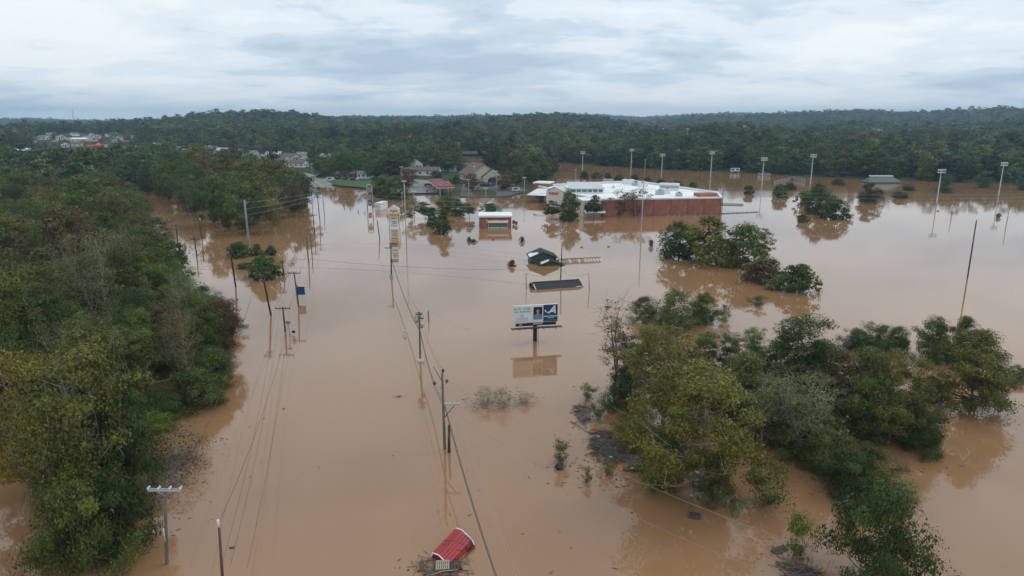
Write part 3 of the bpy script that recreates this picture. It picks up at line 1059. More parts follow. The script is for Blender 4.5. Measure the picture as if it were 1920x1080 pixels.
def wood(poly_pix, spacing, where, group, hedge, hin, ymax, limit, seed, shift=0.0):
    r = random.Random(seed)
    P = np.array([G(*p) for p in poly_pix])
    x0, y0 = P.min(0)
    x1, y1 = P.max(0)
    pts = []
    tries = 0
    cand = []
    while tries < 9000:
        tries += 1
        cand.append((r.uniform(x0, x1), r.uniform(y0, min(y1, ymax))))
    cand = np.array(cand)
    sd = sdf_poly(cand[:, 0], cand[:, 1], P)
    vis = np.abs(cand[:, 0]) < 0.80 * cand[:, 1] + 14
    for (x, y), d, v in zip(cand, sd, vis):
        if d < 1.0 or not v or len(pts) >= limit:
            continue
        s = spacing * (1 + max(y - 120, 0) / 420)
        if any((x - a) ** 2 + (y - b) ** 2 < s * s for a, b, _ in pts):
            continue
        if any((x - a) ** 2 + (y - b) ** 2 < (s * 0.55) ** 2 for a, b in TREE_XY):
            continue
        pts.append((x, y, d))
    for x, y, d in pts:
        sp = r.choices('rtw', (6, 2, 3))[0]
        col, cname, _ = r.choices(TONE, [q[2] for q in TONE])[0]
        near = 'n' if y < 125 else 'm'
        nv = {'nround': 4, 'ntall': 2, 'nwisp': 2, 'mround': 4, 'mtall': 2, 'mwisp': 2}[near + SPEC[sp][0]]
        hh = min(hedge + d * 0.35, hin) * r.choice((.74, .88, .98, 1.05, 1.16, 1.3)) * r.uniform(.94, 1.06)
        ww = {'r': .66, 't': .48, 'w': .6}[sp] * hh * r.uniform(.9, 1.2)
        if shift:
            pxx = 960 + FPX * x / (0.971 * y + 8.6)
            dist = 'left part' if pxx < 350 else 'middle part' if pxx < 460 else 'right part'
            side = 'front row' if d < 7 else 'second row' if d < 15 else 'third row' if d < 26 else 'back rows'
        else:
            for lim, dist in MARKS:
                if y < lim:
                    break
            side = 'outer row' if d < 6 else 'second row' if d < 13 else 'third row' if d < 22 else 'deep inside'
        lab = f'{cname} {SPEC[sp][1]} tree of the {where}, {dist}, {side}'
        place_tree(f'{near}{SPEC[sp][0]}{r.randrange(nv)}', x, y, hh, max(ww, spacing * 1.15), col, lab, f'{where}: {cname} {SPEC[sp][1]}, {dist}, {side}', max(hz(x, y), 0))
    return len(pts)


LW = [(-200, 850), (30, 870), (110, 950), (245, 990), (285, 900), (310, 820), (380, 745), (440, 668), (425, 615), (385, 575), (352, 535), (327, 492), (302, 445), (276, 402), (256, 374), (215, 352), (-900, 352), (-900, 700), (-500, 850)]
nl = wood(LW, 5.6, 'left wood', 'left wood', 8.0, 13.5, 330, 175, 3)
MW = [(268, 362), (330, 388), (352, 412), (398, 436), (450, 446), (556, 441), (580, 404), (572, 372), (540, 355), (480, 345), (330, 340)]
nm = wood(MW, 6.0, 'road wood', 'road wood', 12.5, 17.5, 420, 70, 5, 1.0)
UR = random.Random(9)
_P = np.array([G(*p) for p in LW])
_c = np.array([(UR.uniform(-62, -14), UR.uniform(58, 150)) for _ in range(1400)])
_sd = sdf_poly(_c[:, 0], _c[:, 1], _P)
_done = []
for (x, y), d in zip(_c, _sd):
    if d < .5 or abs(x) > .8 * y + 8 or len(_done) >= 46 or any((x - a) ** 2 + (y - b) ** 2 < 36 for a, b in _done):
        continue
    _done.append((x, y))
    for lim, dist in MARKS:
        if y < lim:
            break
    col, cname, _ = UR.choice(TONE)
    place_tree(f'nbush{UR.randrange(3)}', x, y, UR.uniform(3, 5), UR.uniform(5.5, 7.5), col, f'{cname} understorey bush in the left wood, {dist}', f'left wood understorey, {cname}, {dist}', 0, 'bush', 'bush')
print('trees', len(NEAR_R), len(MID), len(LEFT), nl, nm)


# ------------------------------------------------------------------ the far woods: one mass of trees
TOWN = []       # (x, y, radius) kept clear around buildings


def clear(px, py, r):
    x, y, _ = LG(px, py)
    TOWN.append((x, y, r))


for c in [(30, 292, 34), (70, 290, 34), (95, 318, 16), (160, 282, 46), (130, 268, 40), (150, 262, 50), (190, 278, 36), (115, 255, 60), (210, 268, 30), (285, 290, 34), (262, 283, 20), (120, 245, 50), (170, 250, 40), (232, 255, 24),
          (170, 300, 24), (170, 310, 16), (165, 292, 26), (385, 300, 16), (410, 296, 14), (440, 258, 26), (487, 300, 20), (530, 308, 16), (560, 310, 22), (505, 304, 14),
          (800, 328, 26), (822, 345, 26), (775, 342, 24), (745, 356, 24), (905, 338, 28), (890, 345, 20), (930, 345, 20), (888, 296, 30), (660, 340, 30), (620, 342, 24), (690, 340, 24), (730, 342, 20),
          (970, 352, 18), (1400, 264, 12), (860, 300, 20), (910, 302, 30), (1660, 340, 18), (1690, 258, 24), (1640, 254, 16), (880, 364, 20), (930, 364, 24), (960, 360, 20)]:
    clear(*c)


SIGHT = []      # open ground in front of the houses that the valley lets one see


def sight(px, py, w, dep):
    x, y, _ = LG(px, py)
    SIGHT.append((px, math.hypot(x, y), w, dep))


for c in [(32, 292, 16, 120), (62, 291, 10, 120), (97, 318, 9, 90), (15, 322, 8, 90), (115, 262, 10, 200), (152, 266, 20, 220), (181, 280, 14, 160), (150, 283, 16, 160), (186, 268, 8, 160), (172, 258, 8, 160), (118, 250, 12, 200), (215, 268, 6, 120), (268, 262, 6, 100),
          (262, 290, 8, 140), (290, 291, 18, 140), (385, 302, 8, 100), (408, 297, 8, 110), (440, 260, 9, 220), (490, 303, 13, 110), (532, 312, 13, 90), (560, 313, 9, 90), (888, 297, 30, 260), (1642, 252, 9, 260), (1683, 260, 20, 260), (1383, 263, 9, 200), (778, 322, 11, 80), (905, 338, 26, 70), (838, 322, 10, 60),
          (170, 310, 14, 60), (168, 300, 12, 120)] + [(q[0], q[1], 5, 130) for q in
          [(82, 262), (96, 256), (108, 272), (122, 276), (128, 262), (134, 286), (140, 255), (146, 275), (158, 272), (163, 263), (168, 285), (176, 271), (184, 259), (192, 276), (198, 264), (206, 257), (224, 262), (240, 272), (252, 259), (318, 268), (345, 262), (45, 275), (60, 268), (20, 280)]]:
    sight(*c)
SMALL = [(330, 285), (350, 292), (365, 280), (395, 284), (420, 289), (455, 283), (470, 295), (515, 297), (545, 301), (572, 298), (300, 276), (240, 286), (225, 293), (612, 302), (640, 298), (5, 300), (50, 300)]
for c in SMALL:
    sight(c[0], c[1], 8, 130)
    clear(c[0], c[1], 11)


def far_woods():
    r = np.random.default_rng(77)
    col = bpy.data.collections.new('far_tree_kinds')
    specs = [dict(h=15, cb=.5, rx=5.4, nclus=60, nleaf=1400, lsz=.78, shape='round'), dict(h=15, cb=.5, rx=5.0, nclus=56, nleaf=1300, lsz=.78, shape='round'),
             dict(h=17, cb=.5, rx=4.2, nclus=46, nleaf=1100, lsz=.78, shape='tall'), dict(h=14, cb=.5, rx=5.6, nclus=54, nleaf=1300, lsz=.78, shape='dome'),
             dict(h=15, cb=1, rx=6.0, nclus=24, nleaf=320, lsz=1.75, shape='round'), dict(h=16, cb=1, rx=6.2, nclus=24, nleaf=320, lsz=1.75, shape='dome'),
             dict(h=16, cb=1, rx=5.4, nclus=22, nleaf=300, lsz=1.7, shape='tall')]
    for i, s in enumerate(specs):
        wood_, leaf = tree_data(seed=300 + i, tr=.26, spread=.34, limbs=0, wside=4, **s)
        V = np.concatenate([wood_[0], leaf[0]])
        F = np.concatenate([wood_[1], leaf[1] + len(wood_[0])])
        tint = np.concatenate([np.tile([[.5, .5, 0, 1.]], (len(wood_[0]), 1)), leaf[2]])
        fm = np.concatenate([np.ones(len(wood_[1]), int), np.zeros(len(leaf[1]), int)])
        o = bpy.data.objects.new(f'far_tree_kind_{i}', mesh_np('far_tree', V, F, [LEAFI, BARK], False, tint, fm))
        col.objects.link(o)
    P = []
    for d0, d1, sp, idx in ((300, 620, 7.2, (0, 1, 2, 3)), (620, 1050, 8.0, (0, 1, 2, 3)), (1050, 2000, 9.5, (4, 5, 6)), (2000, 3300, 13, (4, 5, 6)), (3300, 5600, 19, (4, 5, 6))):
        n = int(math.radians(92) / 2 * (d1 ** 2 - d0 ** 2) / sp ** 2)
        d = np.sqrt(r.uniform(d0 ** 2, d1 ** 2, n))
        a = r.uniform(math.radians(-46), math.radians(46), n)
        x, y = d * np.sin(a), d * np.cos(a)
        sd = sdf_poly(x, y, LANDPOLY)
        k = sd > 2.0
        px = 960 + FPX * x / (0.971 * y + 8.6)
        # the open middle ground round the forecourt, the road and the gabled building stays mostly clear
        open_mid = (px > 540) & (px < 1060) & (d < 520)
        k &= ~(open_mid & (r.uniform(0, 1, n) > 0.4))
        town = (px > 60) & (px < 265) & (d > 560) & (d < 1350)
        k &= ~(town & (r.uniform(0, 1, n) > 0.3))
        k &= ~((px > 135) & (px < 200) & (d > 470) & (d < 1100) & (r.uniform(0, 1, n) > 0.3))
        k &= ~((px > 0) & (px < 330) & (d > 600) & (d < 1000) & (r.uniform(0, 1, n) > 0.6))
        hood = (px > 330) & (px < 700) & (d > 430) & (d < 800)
        k &= ~(hood & (r.uniform(0, 1, n) > 0.5))
        for tx, ty, tr_ in TOWN:
            k &= (x - tx) ** 2 + (y - ty) ** 2 > tr_ ** 2
        for tpx, td, tw, dep in SIGHT:
            k &= ~((np.abs(px - tpx) < tw) & (d > td - dep) & (d < td + 6))
        rp = np.array(road_pts)
        for q in rp:
            k &= (x - q[0]) ** 2 + (y - q[1]) ** 2 > 15 ** 2
        if d1 <= 620:   # the near woods are built tree by tree
            for poly in (LW, MW):
                pp = np.array([G(*q) for q in poly])
                k &= ~((sdf_poly(x, y, pp) > -2) & (y < (330 if poly is LW else 420)))
        x, y = x[k], y[k]
        m = len(x)
        sc = np.clip(r.normal(.98, .24, m), .5, 1.6) * (1.0 if sp < 10 else 1.1 if sp < 15 else 1.35)
        pq, dq = 960 + FPX * x / (0.971 * y + 8.6), np.hypot(x, y)
        sc = np.where((pq > 60) & (pq < 265) & (dq > 560) & (dq < 1350), sc * .52, sc)     # low garden trees in town
        sc = np.where((pq > 330) & (pq < 700) & (dq > 430) & (dq < 800), sc * .78, sc)
        P.append((x, y, height(x, y) - .4, sc, r.choice(idx, m), r.uniform(0, 6.28, m), sc * r.uniform(.85, 1.15, m) * (0.9 if sp < 15 else .8)))
    x, y, z, sc, ix, ro, sz = [np.concatenate(c) for c in zip(*P)]
    n = len(x)
    pal = np.array([C_DK, C_GR, C_MG, C_OL, C_GG, C_BN, C_BL, C_RD])
    # stands of like trees: the kind follows a slow wave over the ground plus chance
    stand = np.sin(x / 47 + 1) + np.sin(y / 63 + x / 120) + r.normal(0, .9, n)
    prob = np.clip(((stand + 2.6) / 5.2 * 5.6), 0, 5.99).astype(int)
    order = np.array([0, 1, 2, 6, 3, 4])
    ci = order[np.clip(prob, 0, 5)]
    odd = r.uniform(0, 1, n)
    ci = np.where(odd > .975, 7, np.where(odd > .91, 5, ci))
    c = pal[ci] * np.array([.88, .95, 1.1]) * np.clip(r.normal(.9, .36, n), .32, 2.0)[:, None]
    me = bpy.data.meshes.new('far_woods')
    me.vertices.add(n)
    me.vertices.foreach_set('co', np.stack([x, y, z], 1).astype(np.float32).ravel())
    for nm_, ty, val in (('icol', 'FLOAT_VECTOR', c), ('scl', 'FLOAT_VECTOR', np.stack([sc, sc, sz], 1)), ('rot', 'FLOAT_VECTOR', np.stack([0 * ro, 0 * ro, ro], 1))):
        at = me.attributes.new(nm_, ty, 'POINT')
        at.data.foreach_set('vector', val.astype(np.float32).ravel())
    at = me.attributes.new('idx', 'INT', 'POINT')
    at.data.foreach_set('value', ix.astype(np.int32))
    o = obj('far_woods', me)
    tag(o, 'dense woods covering the valley sides and hills to the horizon', 'woods', None, 'stuff')
    ng = bpy.data.node_groups.new('scatter', 'GeometryNodeTree')
    ng.interface.new_socket('Geometry', in_out='INPUT', socket_type='NodeSocketGeometry')
    ng.interface.new_socket('Geometry', in_out='OUTPUT', socket_type='NodeSocketGeometry')
    N = ng.nodes.new
    gi, go = N('NodeGroupInput'), N('NodeGroupOutput')
    iop = N('GeometryNodeInstanceOnPoints')
    ci_ = N('GeometryNodeCollectionInfo')
    ci_.inputs['Collection'].default_value = col
    ci_.inputs['Separate Children'].default_value = True
    ci_.inputs['Reset Children'].default_value = True

    def att(name, ty):
        a = N('GeometryNodeInputNamedAttribute')
        a.data_type = ty
        a.inputs['Name'].default_value = name
        return a.outputs['Attribute']
    iop.inputs['Pick Instance'].default_value = True
    lk = ng.links.new
    lk(gi.outputs[0], iop.inputs['Points'])
    lk(ci_.outputs[0], iop.inputs['Instance'])
    lk(att('idx', 'INT'), iop.inputs['Instance Index'])
    lk(att('rot', 'FLOAT_VECTOR'), iop.inputs['Rotation'])
    lk(att('scl', 'FLOAT_VECTOR'), iop.inputs['Scale'])
    lk(iop.outputs[0], go.inputs[0])
    md = o.modifiers.new('scatter', 'NODES')
    md.node_group = ng
    print('far trees', n)


far_woods()


# ------------------------------------------------------------------ buildings
def unit(a, b):
    dx, dy = b[0] - a[0], b[1] - a[1]
    l = math.hypot(dx, dy)
    return dx / l, dy / l, l


def wall_seg(a, b, z0, z1, t, inset=0.0):
    """box between two footprint points, t thick towards the left of a->b"""
    ux, uy, l = unit(a, b)
    c = ((a[0] + b[0]) / 2 - uy * (t / 2 + inset), (a[1] + b[1]) / 2 + ux * (t / 2 + inset), (z0 + z1) / 2)
    return c, (l, t, z1 - z0), math.atan2(uy, ux)


def store():
    A, B, B2, C, D = (34.5, 262.5), (82.4, 268.5), (87, 290), (62, 346), (12, 322)
    ox, oy = 50.0, 300.0
    t = thing('store_building', 'large red brick store with a white flat roof standing in the flood', 'store', (ox, oy, 0))
    a, b, b2, c, d = [(p[0] - ox, p[1] - oy) for p in (A, B, B2, C, D)]
    RZ = 6.2
    # near brick wall: panels between pilasters
    ux, uy, l = unit(a, b)
    ang = math.atan2(uy, ux)
    npan = 7
    pw = l / npan
    pan = MB().box((0, 0, 0), (pw - 0.5, 0.35, RZ + 3)).mesh('brick_panel', BRICK)
    pil = MB().box((0, 0, 0), (0.5, 0.5, RZ + 3)).mesh('pilaster', BRICKD)
    for i in range(npan):
        q = (i + .5) * pw
        obj('brick_panel', pan, t, (a[0] + ux * q - uy * .2, a[1] + uy * q + ux * .2, (RZ - 3) / 2), ang)
    for i in range(npan + 1):
        q = min(max(i * pw, .25), l - .25)
        obj('pilaster', pil, t, (a[0] + ux * q - uy * .2, a[1] + uy * q + ux * .2, (RZ - 3) / 2), ang)
    for (p, q, zt, m, n) in ((b, b2, RZ, BRICK, 'side_wall'), (b2, c, RZ, WHITE, 'rear_wall'), (c, d, RZ, WHITE, 'rear_wall'), (d, a, RZ - .3, CREAM, 'front_wall')):
        cc, dd, r_ = wall_seg(p, q, -3, zt, .35, .05)
        MB().box(cc, dd, r_).build(n, m, t)
    for (p, q, zt) in ((a, b, RZ), (b, b2, RZ), (b2, c, RZ), (c, d, RZ), (d, a, RZ - .3)):
        cc, dd, r_ = wall_seg(p, q, zt + .002, zt + .55, .75, -.2)
        MB().box(cc, (dd[0] + .3, dd[1], dd[2]), r_).build('coping', WHITE, t)
    inn = [(p[0] * .985, p[1] * .985) for p in (a, b, b2, c, d)]
    MB().prism(inn, RZ - .9, RZ - .35).build('roof', ROOFW, t)

    def L(px, py, z):
        x, y = G(px, py, z)
        return x - ox, y - oy
    # far brick corner block
    e = L(1000, 337, 8.6)
    MB().box((d[0] + 3, d[1] + 2.2, 2.2), (7.5, 8, 10.4), -.35).build('corner_block', BRICK, t)
    MB().box((d[0] + 3, d[1] + 2.2, 7.65), (8.1, 8.6, .5), -.35).build('coping', WHITE, t)
    # raised clerestory hall with a ribbon of green-tinted panes
    x0, y0 = L(1070, 361, RZ)
    x1, y1 = L(1131, 361, RZ)
    wv = x1 - x0
    cl = MB().extrude([(-wv / 2, 0), (wv / 2, 0), (wv / 2, 2.0), (-wv / 2, 2.0)], 0, 14).build('clerestory_wall', WHITE, t, (x0 + wv / 2, y0, RZ - .5))
    MB().add([(-wv / 2 - .6, -.7, 2.0), (wv / 2 + .4, -.7, 2.0), (wv / 2 + .4, 14.3, 3.5), (-wv / 2 - .6, 14.3, 3.5), (-wv / 2 - .6, -.7, 2.25), (wv / 2 + .4, -.7, 2.25), (wv / 2 + .4, 14.3, 3.75), (-wv / 2 - .6, 14.3, 3.75)],
             [(3, 2, 1, 0), (4, 5, 6, 7), (0, 1, 5, 4), (1, 2, 6, 5), (2, 3, 7, 6), (3, 0, 4, 7)]).build('clerestory_roof', mat('seam_roof', (.5, .53, .53), .5, .08, .3), t, (x0 + wv / 2, y0, RZ - .5))
    pn = MB().box((0, 0, 0), (wv / 6 - .5, .08, 1.0)).mesh('pane', GLASSG)
    for i in range(6):
        obj('pane', pn, cl, (-wv / 2 + wv / 6 * (i + .5), -.05, 1.25))
    # entrance gable block and low hipped porch
    gx, gy = L(1049, 366, 5)
    MB().extrude([(-4, -5), (4, -5), (4, 2.2), (0, 3.9), (-4, 2.2)], -4, 4).build('entrance_gable', mat('pale_stucco', (.68, .66, .6), .75, .05), t, (gx, gy + 6, 4.2), -.5)
    for s in (-1, 1):
        MB().add([(0, -4.4, 4.1), (s * 4.5, -4.4, 2.2), (s * 4.5, 4.4, 2.2), (0, 4.4, 4.1)], [(0, 1, 2, 3)]).build('gable_roof', mat('seam_roof', (.5, .53, .53)), t, (gx, gy + 6, 4.25), -.5)
    print_marks(4.2, 1.1, REDP, t, (gx - 2.4, gy + 2.2, 5.6), 6, -.5)
    MB().box((0, 0, 0), (2.2, .12, 3.4)).build('entrance_window', mat('tan_panel', (.35, .28, .18)), t, (gx + .2, gy + 1.6, 4.0), -.5)
    px_, py_ = L(1018, 366, 3.5)
    MB().add([(-6, -5, 0), (6, -5, 0), (6, 5, 0), (-6, 5, 0), (-2.5, 0, 2.6), (3.5, 0, 2.6)], [(3, 2, 1, 0), (0, 1, 5, 4), (1, 2, 5), (2, 3, 4, 5), (3, 0, 4)]).build('porch_roof', WHITE, t, (px_, py_ + 4, 3.4), -.4)
    for k in (-5, -1.7, 1.7, 5):
        MB().tube([(k, -4, -6), (k, -4, 0)], .22, 8).build('porch_column', BRICKD, t, (px_ + 1, py_ + 4, 3.4), -.4)
    MB().box((px_ + 3.5, py_ + 8, 0), (13, .4, 6.8), -.4).build('shop_front', mat('shop_front', (.09, .04, .035), .4, .2), t)
    # cream corner vestibule with a small awning
    vx, vy = a[0] - 3.6, a[1] + 6
    MB().box((vx, vy, 1.4), (8.5, 12, 8.8), .12).build('vestibule', CREAM, t)
    MB().box((vx, vy, 5.95), (9.0, 12.5, .35), .12).build('coping', WHITE, t)
    for k in (-2.4, 0, 2.4):
        MB().box((vx + k, vy - 6.05 + k * .12, 3.6), (1.5, .12, 1.6), .12).build('window', GLASS, t)
    MB().add([(-4, 0, .9), (4, 0, .9), (4, -2.2, 0), (-4, -2.2, 0), (-4, 0, .75), (4, 0, .75), (4, -2.2, -.15), (-4, -2.2, -.15)], [(0, 1, 2, 3)[::-1], (4, 5, 6, 7), (3, 2, 6, 7), (0, 3, 7, 4), (1, 2, 6, 5)]).build('awning', WHITE, t, (vx + .8, vy - 6.0, 1.6), .12)
    # plant on the roof
    for k, (qx, qy, sx, sy, sz) in enumerate([(1140, 340, 5, 3, 1.6), (1178, 343, 5, 4, 2.2), (1192, 346, 3, 3, 1.6), (1205, 348, 4, 3, 1.8), (1237, 363, 3, 2.5, 1.7), (1251, 361, 2, 2, 2.0), (1273, 366, 2.2, 2, 1.4), (1150, 352, 1.2, 1.2, .9), (1095, 340, 1.4, 1.4, 1.0), (1215, 369, 1.3, 1.3, .8)]):
        x, y = L(qx, qy + 2, RZ - .35)
        u = MB().box((0, 0, sz / 2), (sx, sy, sz), .2).box((0, 0, sz + .08), (sx * .7, sy * .7, .16), .2).build('rooftop_unit', LAMPW if k % 2 else STEEL, t, (x, y, RZ - .36))
        MB().tube([(0, 0, sz + .16), (0, 0, sz + .4)], min(sx, sy) * .28, 12).build('fan_cowl', BLACKM, u)
    x, y = L(1255, 356, RZ - .35)
    u = MB().box((0, 0, 1.7), (8.5, 2.4, 2.6), -.35).build('rooftop_housing', LAMPW, t, (x, y, RZ - .36))
    MB().box((-.4, -1.25, 1.5), (8.2, .1, 1.0), -.35).build('louvre', GREYP, u)
    x, y = L(1325, 367, RZ)
    MB().box((x, y + 2, RZ - .2), (8, 5, 2.2), .13).build('parapet_block', BRICK, t)
    x, y = L(1180, 338, RZ + 1)
    # low drowned canopy rail right of the brick wall
    return t


store()


def bank():
    x, y = G(928, 428)
    t = thing('bank_building', 'small red brick building with a white flat roof and a wide window', 'building', (x, y + 4.5, 0), .03)
    MB().box((0, 0, .4), (11.0, 9, 6.8)).build('wall', BRICK, t)
    MB().box((0, 0, 4.08), (11.7, 9.7, .55)).build('roof', ROOFW, t)
    MB().box((0, 0, 4.4), (11.0, 9.0, .1)).build('roof_sheet', ROOFW, t)
    MB().box((0, -4.56, 3.35), (11.04, .12, .25)).build('brick_band', BRICKD, t)
    w = MB().box((.9, -4.58, 1.15), (6.5, .16, 1.7)).build('window', WHITE, t)
    pn = MB().box((0, 0, 0), (1.02, .06, 1.35)).mesh('pane', GLASSG)
    for i in range(6):
        obj('pane', pn, w, (.9 - 2.65 + i * 1.06, -4.69, 1.1))
    MB().add([(-2.6, -4.55, 2.7), (4.4, -4.55, 2.7), (4.4, -5.5, 2.15), (-2.6, -5.5, 2.15), (-2.6, -4.55, 2.55), (4.4, -4.55, 2.55), (4.4, -5.5, 1.98), (-2.6, -5.5, 1.98)],
             [(3, 2, 1, 0), (4, 5, 6, 7), (2, 3, 7, 6), (3, 0, 4, 7), (1, 2, 6, 5)]).build('awning', CREAM, t)
    MB().box((.9, -4.7, .15), (7.0, .35, .25)).build('window_sill', CREAM, t)
    for k in (-2.9, 4.2):
        MB().tube([(k, -4.6, 1.5), (k, -4.6, 3.1)], .14, 8).build('wall_lamp', CREAM, t)
    for k in (-2, 1):
        MB().box((-5.54, k, 1.2), (.12, 1.6, 1.8)).build('side_window', GLASS, t)
    for q in ((7.0, -3, 1.6), (8.4, -3.4, 1.3)):
        pass
    for q, (px, py) in enumerate([(963, 421), (968, 423)]):
        sx, sy = G(px, py)
        b = thing('teller_post', ('brown drive-through box beside the brick building, left of two', 'brown drive-through box beside the brick building, right of two')[q], 'post', (sx, sy, 0))
        MB().box((0, 0, .9), (.9, .6, 1.2)).build('cabinet', BRICKD, b)
        MB().tube([(0, 0, -3), (0, 0, .3)], .12, 8).build('stem', STEEL, b)


bank()


def gable_house(name, label, cat, loc, rz, w, d, hw, hr, wallm, roofm, over=.5, wins=3, sink=3.0, door=True, chim=False):
    t = thing(name, label, cat, loc, rz)
    MB().extrude([(-w / 2, -sink), (w / 2, -sink), (w / 2, hw), (0, hw + hr), (-w / 2, hw)], -d / 2, d / 2).build('wall', wallm, t)
    k = hr / (w / 2)
    rf = None
    for s in (-1, 1):
        e = w / 2 + over
        z1, z0 = hw + hr + .06, hw - over * k + .06
        y0, y1 = -d / 2 - over, d / 2 + over
        b = MB().add([(0, y0, z1), (s * e, y0, z0), (s * e, y1, z0), (0, y1, z1), (0, y0, z1 + .18), (s * e, y0, z0 + .18), (s * e, y1, z0 + .18), (0, y1, z1 + .18)],
                     [(0, 1, 2, 3), (7, 6, 5, 4), (0, 4, 5, 1), (1, 5, 6, 2), (2, 6, 7, 3)])
        rf = b.build('roof', roofm, t)
    if chim:
        MB().box((w * .18, d * .1, hw + hr * .9), (.9, .9, 1.8)).build('chimney', BRICKD, rf)
    for i in range(wins):
        y = -d / 2 + d * (i + .5) / wins
        for s in (-1, 1):
            wn = MB().box((s * (w / 2 + .03), y, hw * .55), (.08, min(1.2, d / wins * .5), hw * .4)).build('window', GLASS, t)
    if door:
        MB().box((0, -d / 2 - .04, hw * .4), (1.2, .1, hw * .8)).build('door', GLASS, t)
        for s in (-1, 1):
            MB().box((s * w * .3, -d / 2 - .04, hw * .55), (1.3, .08, hw * .38)).build('window', GLASS, t)
    return t


# green house with two gables, drowned to the eaves
hx, hy = G(1020, 494)
t = gable_house('green_house', 'green gabled house drowned to its eaves beside the long low roof', 'house', (hx - .4, hy + 2.6, 0), .12, 6.6, 5.6, 1.55, 1.35, GREENW, SHING, .45, 2, 3, False)
MB().extrude([(-2.9, -2), (2.9, -2), (2.9, .1), (0, 1.25), (-2.9, .1)], -1.2, 2).build('porch_wall', GREENW, t, (1.5, -4.2, -.05))
for s in (-1, 1):
    MB().add([(0, -1.6, 1.32), (s * 3.7, -1.6, -.16), (s * 3.7, 1.5, -.16), (0, 1.5, 1.32), (0, -1.6, 1.46), (s * 3.7, -1.6, 0.0), (s * 3.7, 1.5, 0.0), (0, 1.5, 1.46)],
             [(0, 1, 2, 3), (7, 6, 5, 4), (0, 4, 5, 1), (1, 5, 6, 2), (2, 6, 7, 3)]).build('porch_roof', SHING, t, (1.5, -4.2, -.03))
MB().add([(x_, y_, 3.175 - .409 * abs(x_)) for x_, y_ in ((-3.6, -2.4), (-1.5, -2.4), (-1.2, -.6), (-2.2, .2), (-2.6, 1.5), (-3.6, 1.9))], [(0, 1, 2, 3, 4, 5)]).build('bare_roof_patch', WHITE, t)
MB().add([(x_, y_, 1.49 - .395 * abs(x_)) for x_, y_ in ((-2.6, -1.5), (-.8, -1.5), (-.3, .2), (-1.2, .9), (-2.6, 1.1))], [(0, 1, 2, 3, 4)]).build('bare_roof_patch', WHITE, t, (1.5, -4.2, .02))

# long low ribbed roof just out of the water
ax, ay = G(1047, 493)
bx2, by2 = G(1127, 489)
t = thing('long_low_roof', 'long low ribbed metal roof awash beside the green house', 'building', ((ax + bx2) / 2, (ay + by2) / 2 + 1.2, 0), math.atan2(by2 - ay, bx2 - ax))
LL = math.hypot(bx2 - ax, by2 - ay)
nr = 14
rp_ = MB().add([(-.5, -1.6, -.05), (.5, -1.6, -.05), (.5, 0, .72), (-.5, 0, .72), (-.5, 1.6, -.05), (.5, 1.6, -.05), (-.5, 0, .66), (.5, 0, .66)], [(0, 1, 2, 3), (3, 2, 5, 4), (0, 3, 6), (3, 4, 6)])
rme = [rp_.mesh('roof_sheet', RUSTY), rp_.mesh('roof_sheet', mat('pale_tin', (.5, .42, .33), .7, .25, .6))]
rib = MB().box((0, -.8, .36), (.12, 1.75, .1), M=Matrix.Rotation(math.atan2(.77, 1.6), 3, 'X')).mesh('roof_rib', RUSTY)
for i in range(nr):
    o = obj('roof_sheet', rme[0 if i < 8 and i % 3 else 1], t, (-LL / 2 + LL * (i + .5) / nr, 0, 0))
    o.scale = (LL / nr * .985, 1, 1)
    obj('roof_rib', rib, t, (-LL / 2 + LL * i / nr, 0, .05))
MB().box((0, 0, .76), (LL, .3, .08)).build('ridge_cap', BRICKD, t)

# dark shingled roof of a drowned house
ax, ay = G(998, 541)
bx2, by2 = G(1088, 535)
t = thing('drowned_house', 'dark shingled roof of a house drowned to the gutters', 'house', ((ax + bx2) / 2, (ay + by2) / 2 + 1.0, 0), math.atan2(by2 - ay, bx2 - ax))
LL = math.hypot(bx2 - ax, by2 - ay)
for s in (-1, 1):
    MB().add([(-LL / 2, s * 2.5, .02), (LL / 2, s * 2.5, .02), (LL / 2 - .2, 0, 1.15), (-LL / 2 - .5, 0, 1.15), (-LL / 2, s * 2.5, -.15), (LL / 2, s * 2.5, -.15), (LL / 2 - .2, 0, 1.0), (-LL / 2 - .5, 0, 1.0)],
             [(0, 1, 2, 3)[::s], (4, 5, 6, 7)[::-s], (0, 1, 5, 4), (1, 2, 6, 5), (0, 3, 7, 4)]).build('roof', SHING, t)
MB().extrude([(-2.3, -2), (2.3, -2), (2.3, 0), (0, 1.0), (-2.3, 0)], -LL / 2 + .5, LL / 2 - .6).build('wall', mat('dull_siding', (.16, .13, .11)), t, rz=math.pi / 2)
MB().box((0, 0, 1.2), (LL - .4, .3, .08)).build('ridge_cap', BLACKM, t)
MB().box((-LL / 2 + .1, -1.6, .45), (.12, 2.0, .16), M=Matrix.Rotation(.43, 3, 'X')).build('barge_board', WHITE, t)
MB().box((LL / 2, -1.3, .55), (.12, 2.6, .16), M=Matrix.Rotation(.43, 3, 'X')).build('barge_board', CREAM, t)
MB().box((LL / 2 - .9, -2.3, .12), (1.7, .5, .06)).build('loose_board', CREAM, t)

